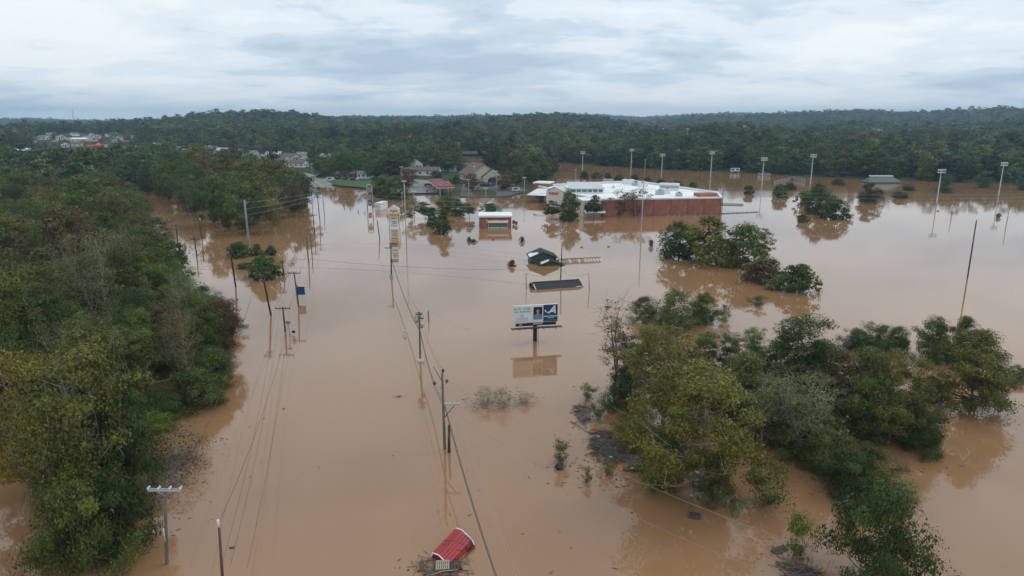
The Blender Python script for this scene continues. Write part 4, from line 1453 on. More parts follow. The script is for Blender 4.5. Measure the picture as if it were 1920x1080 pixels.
# fuel station canopy, red fascia, dark bays on top
fx, fy = G(826, 360)
P4 = [G(803, 337, 5.2), G(825, 335, 5.2), G(852, 349, 5.2), G(820, 350, 5.2)]
t = thing('fuel_canopy', 'red and white fuel station canopy with dark bays on its roof', 'canopy', (fx, fy, 0))
q4 = [(p[0] - fx, p[1] - fy) for p in P4][::-1]
if sum(q4[i][0] * q4[(i + 1) % 4][1] - q4[(i + 1) % 4][0] * q4[i][1] for i in range(4)) < 0:
    q4 = q4[::-1]
MB().prism(q4, 4.3, 4.75).build('white_fascia', WHITE, t)
cxm, cym = sum(p[0] for p in q4) / 4, sum(p[1] for p in q4) / 4
MB().prism([(cxm + (p[0] - cxm) * 1.01, cym + (p[1] - cym) * 1.01) for p in q4], 4.755, 5.3).build('red_fascia', REDP, t)


def lerp4(u, v):
    a = [q4[0][k] + (q4[1][k] - q4[0][k]) * u for k in (0, 1)]
    b = [q4[3][k] + (q4[2][k] - q4[3][k]) * u for k in (0, 1)]
    return a[0] + (b[0] - a[0]) * v, a[1] + (b[1] - a[1]) * v


lens = [math.dist(q4[0], q4[1]), math.dist(q4[0], q4[3])]
nu, nv = (7, 3) if lens[0] > lens[1] else (3, 7)
for i in range(nu):
    for j in range(nv):
        u0, u1, v0, v1 = (i + .14) / nu, (i + .86) / nu, (j + .14) / nv, (j + .86) / nv
        MB().prism([lerp4(u0, v0), lerp4(u1, v0), lerp4(u1, v1), lerp4(u0, v1)], 5.31, 5.42).build('roof_bay', mat('bay_dark', (.05, .035, .045), .5, .3), t)
for u in (.25, .75):
    for v in (.15, .5, .85):
        x, y = lerp4(u, v)
        MB().tube([(x, y, -2), (x, y, 4.3)], .22, 8).build('column', WHITE, t)
kx, ky = lerp4(.5, .5)
MB().box((kx + 3, ky + 1, 1.2), (6, 4, 2.6)).build('kiosk', mat('kiosk', (.3, .26, .22)), t)
for k in (-1, 1):
    MB().box((kx + k * 3 - 3, ky - 4, 1.0), (.8, .6, 1.7)).build('fuel_pump', REDP, t)

# cream gabled building behind the trees
x, y, z = LG(903, 340)
t = gable_house('gabled_building', 'cream gabled building with a brown roof and a dark arched porch', 'building', (x - 2, y + 8, z), .38, 17, 20, 4.2, 5.8, CREAM, SHINGB, 1.0, 4, 1, False, False)
MB().extrude([(-5, -1), (5, -1), (5, 3), (0, 6.4), (-5, 3)], -14, -9.5).build('porch_gable', CREAM, t, (3.6, 0, 0))
for s in (-1, 1):
    MB().add([(0, -14.6, 6.7), (s * 5.9, -14.6, 2.7), (s * 5.9, -9, 2.7), (0, -9, 6.7)], [(0, 1, 2, 3)]).build('porch_roof', SHINGB, t, (3.6, 0, .12))
    MB().add([(0, -14.65, 6.75), (s * 5.95, -14.65, 2.7), (s * 5.95, -14.65, 2.1), (0, -14.65, 6.1)], [(0, 1, 2, 3)]).build('barge_board', WHITE, t, (3.6, 0, .12))
MB().add([(3.0 * math.cos(k * math.pi / 8), -14.08, .6 + 2.1 * math.sin(k * math.pi / 8)) for k in range(9)] + [(-3, -14.08, -.8), (3, -14.08, -.8)], [tuple(range(11))]).build('arch_opening', GLASS, t, (3.6, 0, 0))

# white house, its garage wing
x, y, z = LG(788, 330)
gable_house('white_house', 'white house with a low dark roof behind the forecourt', 'house', (x, y + 6, z), math.pi / 2 - .1, 8, 24, 3.4, 1.8, WHITE, SHINGB, .6, 5, 1, True, True)
x, y, z = LG(778, 322)
gable_house('white_gabled_house', 'small white house with its gable end showing above the low roof', 'house', (x, y + 8, z), .2, 8, 10, 5.2, 2.6, WHITE, SHINGB, .5, 2, 1)
x, y, z = LG(838, 322)
gable_house('white_shed', 'long white shed half hidden by the broad green tree', 'shed', (x - 4, y + 6, z), math.pi / 2 + .1, 7, 20, 2.6, 1.2, WHITE, SHINGG, .4, 4, 1)
# dark open-sided barn at the edge of the far water
x, y = G(888, 297)
t = thing('open_barn', 'long dark open-sided barn roof at the far water edge', 'barn', (x, y + 6, .2))
MB().add([(-14, -7, 4.2), (14, -7, 4.2), (12.5, 0, 6.4), (-12.5, 0, 6.4), (-14, 7, 4.2), (14, 7, 4.2), (-14, -7, 3.8), (14, -7, 3.8)], [(0, 1, 2, 3), (3, 2, 5, 4), (0, 3, 4), (1, 5, 2), (6, 7, 1, 0)]).build('roof', mat('barn_roof', (.04, .045, .055), .7, .2), t)
for i in range(8):
    MB().tube([(-13 + i * 26 / 7, -6.5, -2), (-13 + i * 26 / 7, -6.5, 3.9)], .25, 6).build('post', WOODPOLE, t)
MB().box((0, 5, 1.5), (26, .4, 5)).build('rear_wall', mat('barn_wall', (.03, .03, .035)), t)
# green-roofed pavilion on the drowned sports field
x, y = G(1660, 344)
t = thing('field_pavilion', 'green-roofed field house drowned to its eaves at the far right', 'building', (x, y + 5, 0))
MB().add([(-10, -5, .6), (10, -5, .6), (6.5, 0, 3.6), (-6.5, 0, 3.6), (-10, 5, .6), (10, 5, .6)], [(0, 1, 2, 3), (3, 2, 5, 4), (0, 3, 4), (1, 5, 2)]).build('roof', mat('green_roof', (.05, .085, .08), .6, .15), t)
MB().box((.4, 1.5, 3.9), (13.5, 2.4, .5)).build('pale_ridge', LAMPW, t)
MB().box((0, 0, -.6), (18.6, 8.6, 2.3)).build('wall', mat('dull_siding', (.16, .13, .11)), t)

# houses and sheds of the town and the neighbourhood on the left
HOUSES = [  # px, py, w, d, wall h, roof h, rot, wall, roof, label, name
    (32, 292, 12, 26, 4.5, 2.2, 1.4, WHITE, ROOFW, 'long white-roofed shed among the trees at far left', 'shed'),
    (62, 291, 9, 14, 4, 2.0, 1.2, WHITE, SHINGG, 'white building right of the long shed at far left', 'house'),
    (97, 318, 9, 12, 3.2, 2.2, .6, WHITE, SHINGG, 'white house with grey roof in front of the town trees', 'house'),
    (15, 322, 8, 11, 3.2, 2.2, .9, CREAM, SHINGB, 'low house half hidden at the left picture edge', 'house'),
    (115, 262, 14, 20, 6, 2, .3, WHITE, SHINGG, 'pale town building below the radio mast, left one', 'building'),
    (152, 266, 16, 30, 5, 1.5, 1.5, WHITE, ROOFW, 'long pale shop in the middle of the town', 'building'),
    (181, 280, 10, 22, 5, 1.2, 1.5, REDP, mat('red_roof', (.35, .04, .035)), 'red-fronted shop on the near side of town', 'building'),
    (150, 283, 10, 24, 4.5, 1.2, 1.5, mat('dark_shop', (.05, .05, .06)), SHING, 'dark low shop left of the red-fronted shop', 'building'),
    (186, 268, 10, 14, 5, 2, .8, mat('brick_town', (.24, .1, .08)), mat('red_roof', (.35, .04, .035)), 'brick building with a red roof in town', 'building'),
    (172, 258, 9, 14, 5, 3, .2, WHITE, SHINGG, 'white gabled building in the back of the town', 'building'),
    (118, 250, 14, 18, 5, 2, .2, CREAM, SHINGG, 'cream building on the slope behind the town', 'building'),
    (215, 268, 8, 12, 4, 2, .7, WHITE, SHINGG, 'white house between two large town trees', 'house'),
    (268, 262, 9, 14, 4, 2, 1.2, mat('brick_town', (.24, .1, .08)), SHINGB, 'brown house right of the large town trees', 'house'),
    (262, 290, 12, 14, 5, 3.6, .1, CREAM, SHINGG, 'gabled end of the strip of shops beside the red roof', 'building'),
    (290, 291, 12, 26, 4.5, 1.0, 1.5, CREAM, mat('red_roof', (.35, .04, .035)), 'low shop with a red roof and pale parapet', 'building'),
    (385, 302, 8, 12, 3.4, 2.2, 1.1, mat('brick_town', (.24, .1, .08)), SHINGB, 'brown house among trees left of the road wood', 'house'),
    (408, 297, 8, 12, 3.2, 2.2, 1.5, mat('brick_town', (.24, .1, .08)), SHINGG, 'brick house showing between trees above the road wood', 'house'),
    (440, 260, 12, 16, 6, 2.0, 1.5, mat('brick_town', (.24, .1, .08)), ROOFW, 'brick building with a white top on the wooded slope', 'building'),
    (490, 303, 9, 13, 3.4, 2.4, 1.3, WHITE, SHINGG, 'white house with a grey roof above the road wood', 'house'),
    (532, 312, 8, 14, 3.2, 2.2, 1.5, CREAM, SHINGG, 'grey-roofed bungalow left of the tall road trees', 'house'),
    (560, 313, 8, 12, 3.0, 2.0, 1.4, WHITE, SHINGB, 'low bungalow with parked cars beside the road trees', 'house'),
    (650, 334, 6, 11, 2.8, 1.4, 1.5, mat('brick_town', (.24, .1, .08)), SHINGB, 'low roadside building under the tall green tree', 'building'),
    (684, 334, 6, 8, 3.0, 1.2, 1.5, WHITE, SHINGG, 'white-trimmed roadside building left of the large dark tree', 'building'),
    (1642, 252, 10, 18, 6, 4, .9, WHITE, ROOFW, 'white gabled building in the woods at the right', 'building'),
    (1683, 260, 12, 34, 4, 1, 1.55, WHITE, ROOFW, 'long white low building in the woods at the right', 'building'),
    (1383, 263, 10, 16, 4, 2, 1.4, mat('brick_town', (.24, .1, .08)), mat('red_roof', (.35, .04, .035)), 'red-roofed building glimpsed between woods and light masts', 'building'),
    (1432, 331, 5, 7, .8, 1.4, 1.4, CREAM, SHINGB, 'small drowned hut roof at the far wood edge', 'hut'),
]
for px, py, w, d, hw, hr, rz, wm_, rm_, lab, nm_ in HOUSES:
    x, y, z = LG(px, py)
    if 100 < px < 275 and py < 285:
        w, d, hw, hr = w * .62, d * .62, hw * .7, hr * .8
    gable_house(nm_, lab, nm_ if nm_ != 'hut' else 'hut', (x, y, z), rz, w, d, hw, hr, wm_, rm_, .5, 3, 1.5, True, nm_ == 'house')

TINY = [(82, 262), (96, 256), (108, 272), (122, 276), (128, 262), (134, 286), (140, 255), (146, 275), (158, 272), (163, 263), (168, 285), (176, 271), (184, 259), (192, 276), (198, 264), (206, 257), (224, 262), (240, 272), (252, 259), (318, 268), (345, 262), (45, 275), (60, 268), (20, 280)]
for i, (px, py) in enumerate(TINY):
    x, y, z = LG(px, py)
    q = ('white', 'cream', 'brick')[i % 3]
    t = gable_house('house', f'tiny {q} house among the distant town trees', 'house', (x, y, z), rnd.uniform(0, 3), 6.5, 10, 3.4, 1.8, (WHITE, CREAM, mat('brick_town', (.24, .1, .08)))[i % 3], (SHINGG, SHING, SHINGB)[(i // 3) % 3], .4, 2, 1.5)
    t['group'] = f'tiny {q} town houses'

for i, (px, py) in enumerate(SMALL):
    x, y, z = LG(px, py)
    q = ('white', 'cream', 'brick')[(i * 2) % 3]
    p = 'left of the side channel' if px < 310 else 'behind the road wood' if px < 500 else 'left of the forecourt trees'
    t = gable_house('house', f'small {q} house showing through the trees {p}', 'house', (x, y, z), rnd.uniform(.8, 2.2), 8, 13, 3.6, 2.2, (WHITE, CREAM, mat('brick_town', (.24, .1, .08)))[(i * 2) % 3], (SHINGG, mat('pale_roof', (.42, .42, .41)), SHINGB)[i % 3], .5, 2, 1.5)
    t['group'] = f'small {q} houses {p}'


# ------------------------------------------------------------------ cars
def car(px, py, rz, m, label, dz=0.35, van=False):
    x, y, z = LG(px, py)
    t = thing('parked_car', label, 'car', (x, y, z + dz), rz, None)
    hh = 1.95 if van else 1.45
    prof = [(-2.2, .35), (2.2, .35), (2.25, .75), (1.35 if not van else 1.9, .95), (.65 if not van else 1.4, hh), (-1.5 if not van else -2.1, hh), (-2.1, .98), (-2.25, .8)]
    MB().extrude(prof, -.85, .85).build('body', m, t)
    for s in (-1, 1):
        MB().add([(-1.7, s * .86, 1.0), (.95, s * .86, 1.0), (.5, s * .86, hh - .12), (-1.35, s * .86, hh - .12)], [(0, 1, 2, 3)]).build('window', GLASS, t)
        for wx in (-1.35, 1.4):
            MB().tube([(wx, s * .62, .33), (wx, s * .9, .33)], .33, 12).build('wheel', TYRE, t)
        MB().box((2.24, s * .6, .7), (.06, .4, .16)).build('headlight', LAMPW, t)
    MB().add([(1.32, -.72, .98), (1.32, .72, .98), (.68, .68, hh - .06), (.68, -.68, hh - .06)], [(0, 1, 2, 3)]).build('windscreen', GLASS, t)
    return t


PCW, PCD, PCB, PCR, PCS = (mat('car_white', (.7, .7, .7), .25, .04), mat('car_dark', (.015, .017, .022), .25, .2), mat('car_blue', (.03, .06, .13), .25, .1), mat('car_red', (.3, .02, .02), .25, .1), mat('car_silver', (.35, .36, .37), .3, .05))
for a in [(620, 340, .1, PCW, 'white van parked on the grass verge by the road', .4, True), (634, 337, 1.5, PCD, 'dark car parked right of the white van'), (646, 338, 1.5, PCB, 'dark blue car parked on the roadside lot'),
          (662, 339, 1.5, PCD, 'black car parked in the middle of the roadside lot'), (672, 339, 1.5, PCS, 'silver car parked at the right of the roadside lot'), (600, 333, .6, PCD, 'dark car beside the road below the tall green tree'),
          (803, 350, .2, PCR, 'red car stopped left of the fuel canopy'), (760, 344, .1, PCD, 'dark car on the forecourt behind the hedge bush'), (778, 345, .1, PCS, 'silver car on the forecourt by the lamp posts'),
          (905, 350, 1.2, PCD, 'dark car before the arched porch, left of three'), (913, 350, 1.2, PCD, 'dark car before the arched porch, middle of three'), (922, 350, 1.2, PCB, 'dark blue car before the arched porch, right of three'),
          (968, 360, .2, PCW, 'white van parked at the water edge behind the lamp post', .3, True), (765, 404, .3, PCS, 'car roof awash beside the tall lamp post', -.6)]:
    car(*a)

# white box trailer standing in the flood
x, y = G(714, 393)
t = thing('box_trailer', 'white box trailer standing in the flood by the shop sign', 'trailer', (x, y + 1.5, 0), 1.35)
MB().box((0, 0, 1.1), (7.5, 2.5, 3.6)).build('box', WHITE, t)
MB().box((0, 0, 2.94), (7.6, 2.6, .1)).build('roof', LAMPW, t)
MB().box((-3.78, 0, 1.3), (.06, 2.1, 2.5)).build('rear_door', LAMPW, t)
MB().box((-3.83, .2, 1.5), (.04, .9, .4)).build('print_panel', GREYP, t)
for s in (-1, 1):
    MB().tube([(-2, s * .9, -1), (-2, s * 1.2, -1)], .45, 10).build('wheel', TYRE, t)

# ------------------------------------------------------------------ utility poles, lamps, masts, signs
POLE = {}


def pole(key, base, tp, r, m, label, arms=(), ins=True, extra=None, name='utility_pole', cat='utility pole', zb=-3.0, rz=0.0):
    """arms: (metres below top, length, sideways offset)"""
    x, y = G(*base)
    zt = top_z(y, tp[1])
    xt = (tp[0] - 960) * mpp(y, zt) - x
    t = thing(name, label, cat, (x, y, 0))
    k = zb / max(zt, .1)
    p = MB().tube([(xt * k, 0, zb), (0, 0, 0), (xt * .5, 0, zt * .5), (xt, 0, zt)], [r * 1.15, r * 1.1, r, r * .8], 10).build('post', m, t)
    at = []
    for below, ln, off in arms:
        z = zt - below
        xx = xt * z / zt
        R = Matrix.Rotation(rz, 3, 'Z')
        q = R @ Vector((off, -.12, 0))
        arm = MB().box((xx + q.x, q.y, z), (ln, .12, .14), rz).build('crossarm', WOODPOLE if m is not STEELBLUE else STEEL, t)
        for s in (-.46, -.18, .18, .46):
            v = R @ Vector((off + s * ln, -.12, 0))
            if ins:
                MB().tube([(xx + v.x, v.y, z + .07), (xx + v.x, v.y, z + .14), (xx + v.x, v.y, z + .22), (xx + v.x, v.y, z + .34)], [.03, .03, .08, .05], 8).build('insulator', CERAM, arm)
            at.append(Vector((x + xx + v.x, y + v.y, z + .34)))
        for s in (-1, 1):
            v = R @ Vector((off + s * ln * .3, -.14, 0))
            MB().tube([(xx + v.x, v.y, z - .05), (xx, -.12, z - .65)], .025, 5).build('brace', STEEL, t)
    POLE[key] = dict(t=t, x=x, y=y, zt=zt, xt=xt, at=at, top=Vector((x + xt, y, zt)), P=lambda z, x=x, y=y, xt=xt, zt=zt: Vector((x + xt * z / zt, y, z)))
    return t, zt, xt


def transformer(t, xt, zt, below, side=1):
    z = zt - below
    MB().tube([(xt * z / zt + side * .35, -.1, z - .45), (xt * z / zt + side * .35, -.1, z + .3), (xt * z / zt + side * .35, -.1, z + .36)], [.22, .22, .1], 12).build('transformer', STEEL, t)


# centre line of poles down the drowned road
t, zt, xt = pole('A', (834, 842), (829, 700), .15, WOODGREEN, 'nearest weathered pole in the middle with three dark insulators and one side arm', ())
for dx, dz in ((-.85, -1.35), (.5, -1.1), (.12, .12)):
    b = MB().tube([(xt * .9, -.05, zt + dz - .35), (xt + dx, -.1, zt + dz)], .035, 6).build('bracket', STEEL, t)
    MB().tube([(xt + dx, -.1, zt + dz), (xt + dx, -.1, zt + dz + .12), (xt + dx, -.1, zt + dz + .3), (xt + dx, -.1, zt + dz + .42)], [.07, .15, .17, .1], 10).build('insulator', CERAM, b)
MB().tube([(xt, 0, zt - 1.0), (xt - .9, 0, zt + .75)], .045, 6).build('pole_top_rod', WOODGREEN, t)
za = zt - 3.6
MB().box((xt * .6 + .95, -.1, za), (1.75, .12, .14)).build('side_arm', STEEL, t)
for s in (.35, .8, 1.25, 1.7):
    MB().tube([(xt * .6 + s, -.1, za + .07), (xt * .6 + s, -.1, za + .2)], .05, 8).build('insulator', LAMPW, t)
for s in (-.06, .06):
    MB().tube([(xt * .5 + .1, -.1 + s, za - 1.6), (xt * .6 + 1.3, -.1 + s, za - .05)], .04, 6).build('brace', BRICKD, t)
pole('A2', (842, 848), (842, 797), .16, mat('stub_wood', (.07, .04, .028), .9, .3, 3), 'short brown stub pole beside the nearest middle pole')
t, zt, xt = pole('B', (788, 677), (786, 585), .14, WOODGREEN, 'middle pole with a transformer and a white placard at the waterline', ((.35, 1.0, 0), (1.0, 1.3, 0)))
transformer(t, xt, zt, 1.2, -1)
transformer(t, xt, zt, 2.0, 1)
MB().box((.12, -.25, .2), (.95, .06, .5), .1).build('placard', WHITE, t)
pole('C', (804, 603), (803, 582), .09, WOODPOLE, 'thin service pole right of the transformer pole')
t, zt, xt = pole('D', (734, 520), (733, 461), .15, WOODDARK, 'dark pole standing before the lower panel sign', ((.5, 1.6, -.6),))
MB().box((0, -.2, .2), (.75, .1, .8)).build('green_tag', mat('pale_green', (.3, .42, .36)), t)
t, zt, xt = pole('E', (712, 449), (707, 413), .14, WOODDARK, 'pole with a round lamp bracket left of the tall shop sign', ())
MB().tube([(xt, 0, zt), (xt - .3, 0, zt + .5), (xt - .8, 0, zt + .5), (xt - 1.1, 0, zt + .1)], .07, 6).build('lamp_bracket', STEEL, t)
pole('Z', (1030, 1500), (1032, 1250), .16, WOODPOLE, 'next pole of the middle line close under the camera', ((.4, 2.2, 0),))
# line along the left side of the drowned road
L_ = [('p1', (442, 538), (431, 466), .17, WOODDARK, 'tall black pole right of the left wood', ((1.2, .9, -.3),)),
      ('p2', (508, 591), (491, 508), .16, WOODDARK, 'leaning black pole in front of the round bush', ((.5, 1.6, -.3), (1.3, 1.2, 0))),
      ('p3', (535, 622), (530, 575), .14, WOODPOLE, 'brown pole with a cross-arm left of the small striped sign', ((.3, 2.6, 0),)),
      ('p4', (544, 629), (540, 602), .1, STEEL, 'short grey pole between cross-arm pole and striped sign', ((.3, .8, 0),)),
      ('p5', (560, 576), (551, 509), .14, WOODPOLE, 'pole with a cross-arm behind the blue sign', ((.3, 2.6, 0),)),
      ('p6', (533, 520), (529, 488), .13, WOODPOLE, 'pole right of the round bush', ((.6, 1.2, 0),)),
      ('p7', (579, 494), (574, 444), .14, WOODPOLE, 'pole in open water left of the road line, nearer of two', ()),
      ('p8', (585, 476), (582, 438), .13, WOODPOLE, 'pole in open water left of the road line, farther of two', ()),
      ('p9', (590, 440), (587, 401), .13, WOODPOLE, 'cross-arm pole beside the end of the road wood', ((.4, 2.6, 0),)),
      ('p10', (600, 415), (594, 358), .14, WOODPOLE, 'tall pole with two cross-arms near the road wood', ((.6, 2.8, 0), (2.4, 2.4, 0))),
      ('p11', (608, 399), (605, 366), .12, WOODPOLE, 'slim pole right of the tall double cross-arm pole', ()),
      ('p12', (586, 392), (583, 350), .14, STEEL, 'grey pole at the corner of the road wood', ()),
      ('p14', (369, 481), (364, 443), .15, WOODDARK, 'dark cross-arm pole in the side channel', ((.9, 2.4, 0),)),
      ('p15', (379, 448), (372, 404), .15, WOODPOLE, 'pole with a guyed transformer at the edge of the side channel', ((.5, 1.4, 0),)),
      ('p16', (333, 455), (330, 420), .14, WOODDARK, 'pole at the left bank of the side channel', ((.6, 2.2, 0),)),
      ('p17', (255, 385), (252, 355), .14, WOODPOLE, 'far pole at the end of the side channel', ((.5, 2.2, 0),))]
for a in L_:
    pole(*a)
transformer(POLE['p15']['t'], POLE['p15']['xt'], POLE['p15']['zt'], 1.2)
pole('p13', (467, 460), (458, 375), .3, STEELBLUE, 'tall blue-grey steel pole at the edge of the road wood', ())
for i in range(6):
    z = POLE['p13']['zt'] * (.5 + i * .09)
    MB().tube([(POLE['p13']['xt'] * z / POLE['p13']['zt'], 0, z), (POLE['p13']['xt'] * z / POLE['p13']['zt'] - .9, 0, z + .1)], .05, 6).build('insulator_arm', CERAM, POLE['p13']['t'])
# near left pole with grey double cross-arm
t, zt, xt = pole('N', (313, 1057), (309, 918), .13, WOODGREEN, 'near pole with a grey double cross-arm beside the left wood', ())
for s in (-.12, .12):
    MB().box((xt, s, zt - .05), (2.75, .09, .13), -.03).build('crossarm', STEEL, t)
for s in (-1.3, -.45, .45, 1.3):
    for q in (-.12, .12):
        MB().tube([(xt + s, q, zt), (xt + s, q, zt + .1), (xt + s, q, zt + .18), (xt + s, q, zt + .26)], [.03, .07, .08, .04], 8).build('insulator', LAMPW, t)
for s in (-1, 1):
    MB().tube([(xt + s * .6, -.1, zt - .1), (xt, -.1, zt - .5)], .03, 5).build('brace', STEEL, t)
MB().tube([(.17, -.1, 3.4), (.2, -.1, 2.2)], .05, 8).build('conduit', LAMPW, t)
t, zt, xt = pole('S', (421, 1135), (410, 976), .1, mat('brown_pole', (.13, .075, .045), .85, .3, 2.5, .3, stretch=(4, 4, .4)), 'slim brown service pole with a white cap at the bottom edge')
MB().tube([(xt - .03, -.02, zt - .55), (xt - .03, -.02, zt + .05)], .1, 8).build('riser_cap', LAMPW, t)
MB().tube([(xt * .9 - .1, -.05, zt - .5), (xt * .5 - .14, -.05, zt * .4), (-.14, -.05, -.5)], .03, 6).build('conduit', STEEL, t)
# poles round the drowned roofs and at the right
pole('H1', (987, 541), (986, 512), .08, WOODPOLE, 'thin post at the left gable of the drowned dark roof')
pole('H2', (1105, 545), (1104, 511), .09, STEELBLUE, 'grey-green post right of the drowned dark roof')
t, zt, xt = pole('H3', (1051, 524), (1054, 457), .12, WOODDARK, 'dark pole between green house and long low roof')
MB().tube([(xt, 0, zt - .9), (xt + .35, 0, zt - .9), (xt + .42, 0, zt - .7)], .07, 6).build('lamp_bracket', STEEL, t)
t, zt, xt = pole('R1', (1814, 521), (1831, 413), .15, WOODDARK, 'tall leaning black pole in the open water at the right', ())
for i in range(4):
    z = zt * (.35 + .18 * i)
    MB().box((xt * z / zt + .2, 0, z), (.35, .06, .06)).build('step_bolt', STEEL, t)
pole('R2', (1783, 412), (1786, 388), .1, WOODPOLE, 'short distant pole left of the tall leaning black pole')
pole('R3', (1886, 425), (1893, 390), .1, WOODPOLE, 'short distant pole right of the tall leaning black pole')
pole('R4', (1354, 392), (1356, 348), .13, WOODPOLE, 'pole at the right corner of the brick store')
pole('R5', (1202, 441), (1207, 338), .17, STEEL, 'tall grey mast in front of the brick wall of the store')
pole('R6', (440, 285), (440, 262), .12, STEEL, 'distant pole above the road wood, left one', zb=0)


def lamp(px, base, tp, label, r=.11, head=.75):
    x, y, z = LG(px, base)
    zt = top_z(y, tp) - z
    t = thing('street_lamp', label, 'street lamp', (x, y, z))
    MB().tube([(0, 0, -3), (0, 0, zt)], [r, r * .75], 8).build('post', STEEL, t)
    for s in (-1, 1):
        MB().box((s * head * .55, 0, zt + .05), (head, .4, .22)).build('lamp_head', LAMPW, t)
    return t, zt


for a in [(762, 457, 340, 'very tall lamp post right of the tall shop sign', .14, .7), (753, 350, 313, 'lamp post behind the reddish forecourt tree, left one'), (767, 350, 322, 'lamp post beside the reddish forecourt tree, right one'),
          (777, 394, 359, 'lamp post above the bluish car park tree', .11, .9), (879, 374, 337, 'lamp post right of the fuel canopy', .12, .9), (911, 372, 353, 'short lamp post at the water edge below the gabled building', .12, .9),
          (890, 345, 312, 'lamp post in front of the gabled building roof'), (931, 365, 321, 'lamp post right of the gabled building'), (983, 374, 333, 'lamp post left of the brick store', .12, .9),
          (861, 312, 268, 'distant lamp post left of the open barn'), (915, 308, 279, 'distant lamp post right of the open barn'), (586, 336, 308, 'lamp post on the road verge at the bend'), (755, 402, 362, 'slim post behind the very tall lamp post', .09, .3),
          (1208, 346, 300, 'distant lamp post behind the store roof', .12, .5), (1079, 346, 318, 'dark post behind the store roof', .12, .5)]:
    lamp(*a)


def mast(px, base, tp, label, px2=None):
    x, y, z = LG(px, base)
    zt = top_z(y, tp) - z
    t = thing('field_light_mast', label, 'light mast', (x, y, z))
    MB().tube([(0, 0, -3), (0, 0, 2.6), (0, 0, 2.7), (0, 0, zt)], [.34, .32, .24, .17], 10).build('mast', STEEL, t)
    w = 3.6
    for k, zz in enumerate((zt - .2, zt - 1.3)):
        b = MB().box((0, -.1, zz), (w, .14, .14)).build('lamp_bar', STEEL, t)
        for i in range(5):
            xx = -w / 2 + w * (i + .5) / 5
            MB().tube([(xx, -.1, zz), (xx, -.4, zz - .1), (xx, -.6, zz - .2)], [.15, .3, .36], 8).build('floodlight', LAMPW, b)
    return t


for a in [(1092, 322, 284, 'floodlight mast behind the store, first from the left'), (1183, 318, 279, 'floodlight mast behind the store, second from the left'), (1240, 333, 288, 'floodlight mast behind the store, third from the left'),
          (1332, 334, 284, 'floodlight mast right of the store by the goal posts'), (1428, 352, 295, 'floodlight mast beside the dugout fence'), (1519, 350, 289, 'floodlight mast behind the tallest drowned tree top'),
          (1756, 382, 317, 'floodlight mast beside the pale green tree top'), (1872, 368, 304, 'floodlight mast nearest the right picture edge'), (1242, 268, 240, 'distant floodlight mast above the woods, first from the left'),
          (1287, 276, 240, 'distant floodlight mast above the woods, second from the left'), (1393, 268, 235, 'distant floodlight mast above the woods, third from the left'), (1443, 268, 235, 'distant floodlight mast above the woods, fourth from the left')]:
    mast(*a)

# goal posts, scoreboard, dugout fences of the sports field
x, y = G(1310, 320)
t = thing('goal_posts', 'white goal posts standing in the flooded field', 'goal posts', (x, y, 0))
for s in (-1, 1):
    MB().tube([(s * 2.6, 0, 1.5), (s * 2.6, 0, 6)], .08, 6).build('upright', LAMPW, t)
MB().tube([(-2.6, 0, 1.5), (2.6, 0, 1.5)], .08, 6).build('crossbar', LAMPW, t)
MB().tube([(0, 0, -3), (0, 0, 1.5)], .1, 6).build('stem', LAMPW, t)
x, y = G(1378, 324)
t = thing('scoreboard', 'white scoreboard on posts at the far wood edge', 'scoreboard', (x, y, 0))
MB().box((0, 0, 2.2), (6.5, .3, 2.2)).build('board', LAMPW, t)
for s in (-1, 1):
    MB().box((s * 1.7, -.18, 2.3), (2.2, .06, 1.1)).build('dark_panel', NAVY, t)
    MB().tube([(s * 2.6, .3, -3), (s * 2.6, .3, 1.4)], .14, 6).build('post', STEEL, t)


def fence(p0, p1, n, hgt, m, label, z0=0.0):
    a, b = G(*p0), G(*p1)
    t = thing('fence', label, 'fence', (a[0], a[1], 0))
    dx, dy = (b[0] - a[0]), (b[1] - a[1])
    ang = math.atan2(dy, dx)
    l = math.hypot(dx, dy)
    for i in range(n + 1):
        MB().tube([(dx * i / n, dy * i / n, -2), (dx * i / n, dy * i / n, hgt)], .09, 6).build('post', STEEL, t)
    for z in (z0 + .15, hgt * .5, hgt - .1):
        MB().box((dx / 2, dy / 2, z), (l, .07, .12), ang).build('rail', m, t)
    for i in range(n):
        MB().box((dx * (i + .5) / n, dy * (i + .5) / n, hgt * .5), (l / n * .9, .03, hgt * .75), ang).build('mesh_panel', mat('fence_mesh', (.17, .17, .16), .8, .2), t)


fence((1452, 346), (1484, 338), 5, 2.2, STEEL, 'grey dugout fence standing out of the water, left run')
fence((1484, 338), (1509, 342), 4, 2.4, STEEL, 'grey dugout fence standing out of the water, right run')
fence((1254, 405), (1352, 401), 10, .55, mat('fence_mesh', (.17, .17, .16)), 'top of a dark fence awash below the brick wall')
fence((1352, 401), (1422, 398), 8, .35, mat('fence_mesh', (.17, .17, .16)), 'top of a dark fence awash right of the store')
x, y = G(1372, 384)
t = thing('dock_canopy', 'thin dark drowned canopy edge right of the brick store', 'canopy', (x, y, 0), -.25)
MB().box((0, 0, .35), (9.5, 2.4, .18)).build('slab', BLACKM, t)
for s in (-4, 4):
    MB().tube([(s, 0, -2), (s, 0, .3)], .1, 6).build('post', STEEL, t)

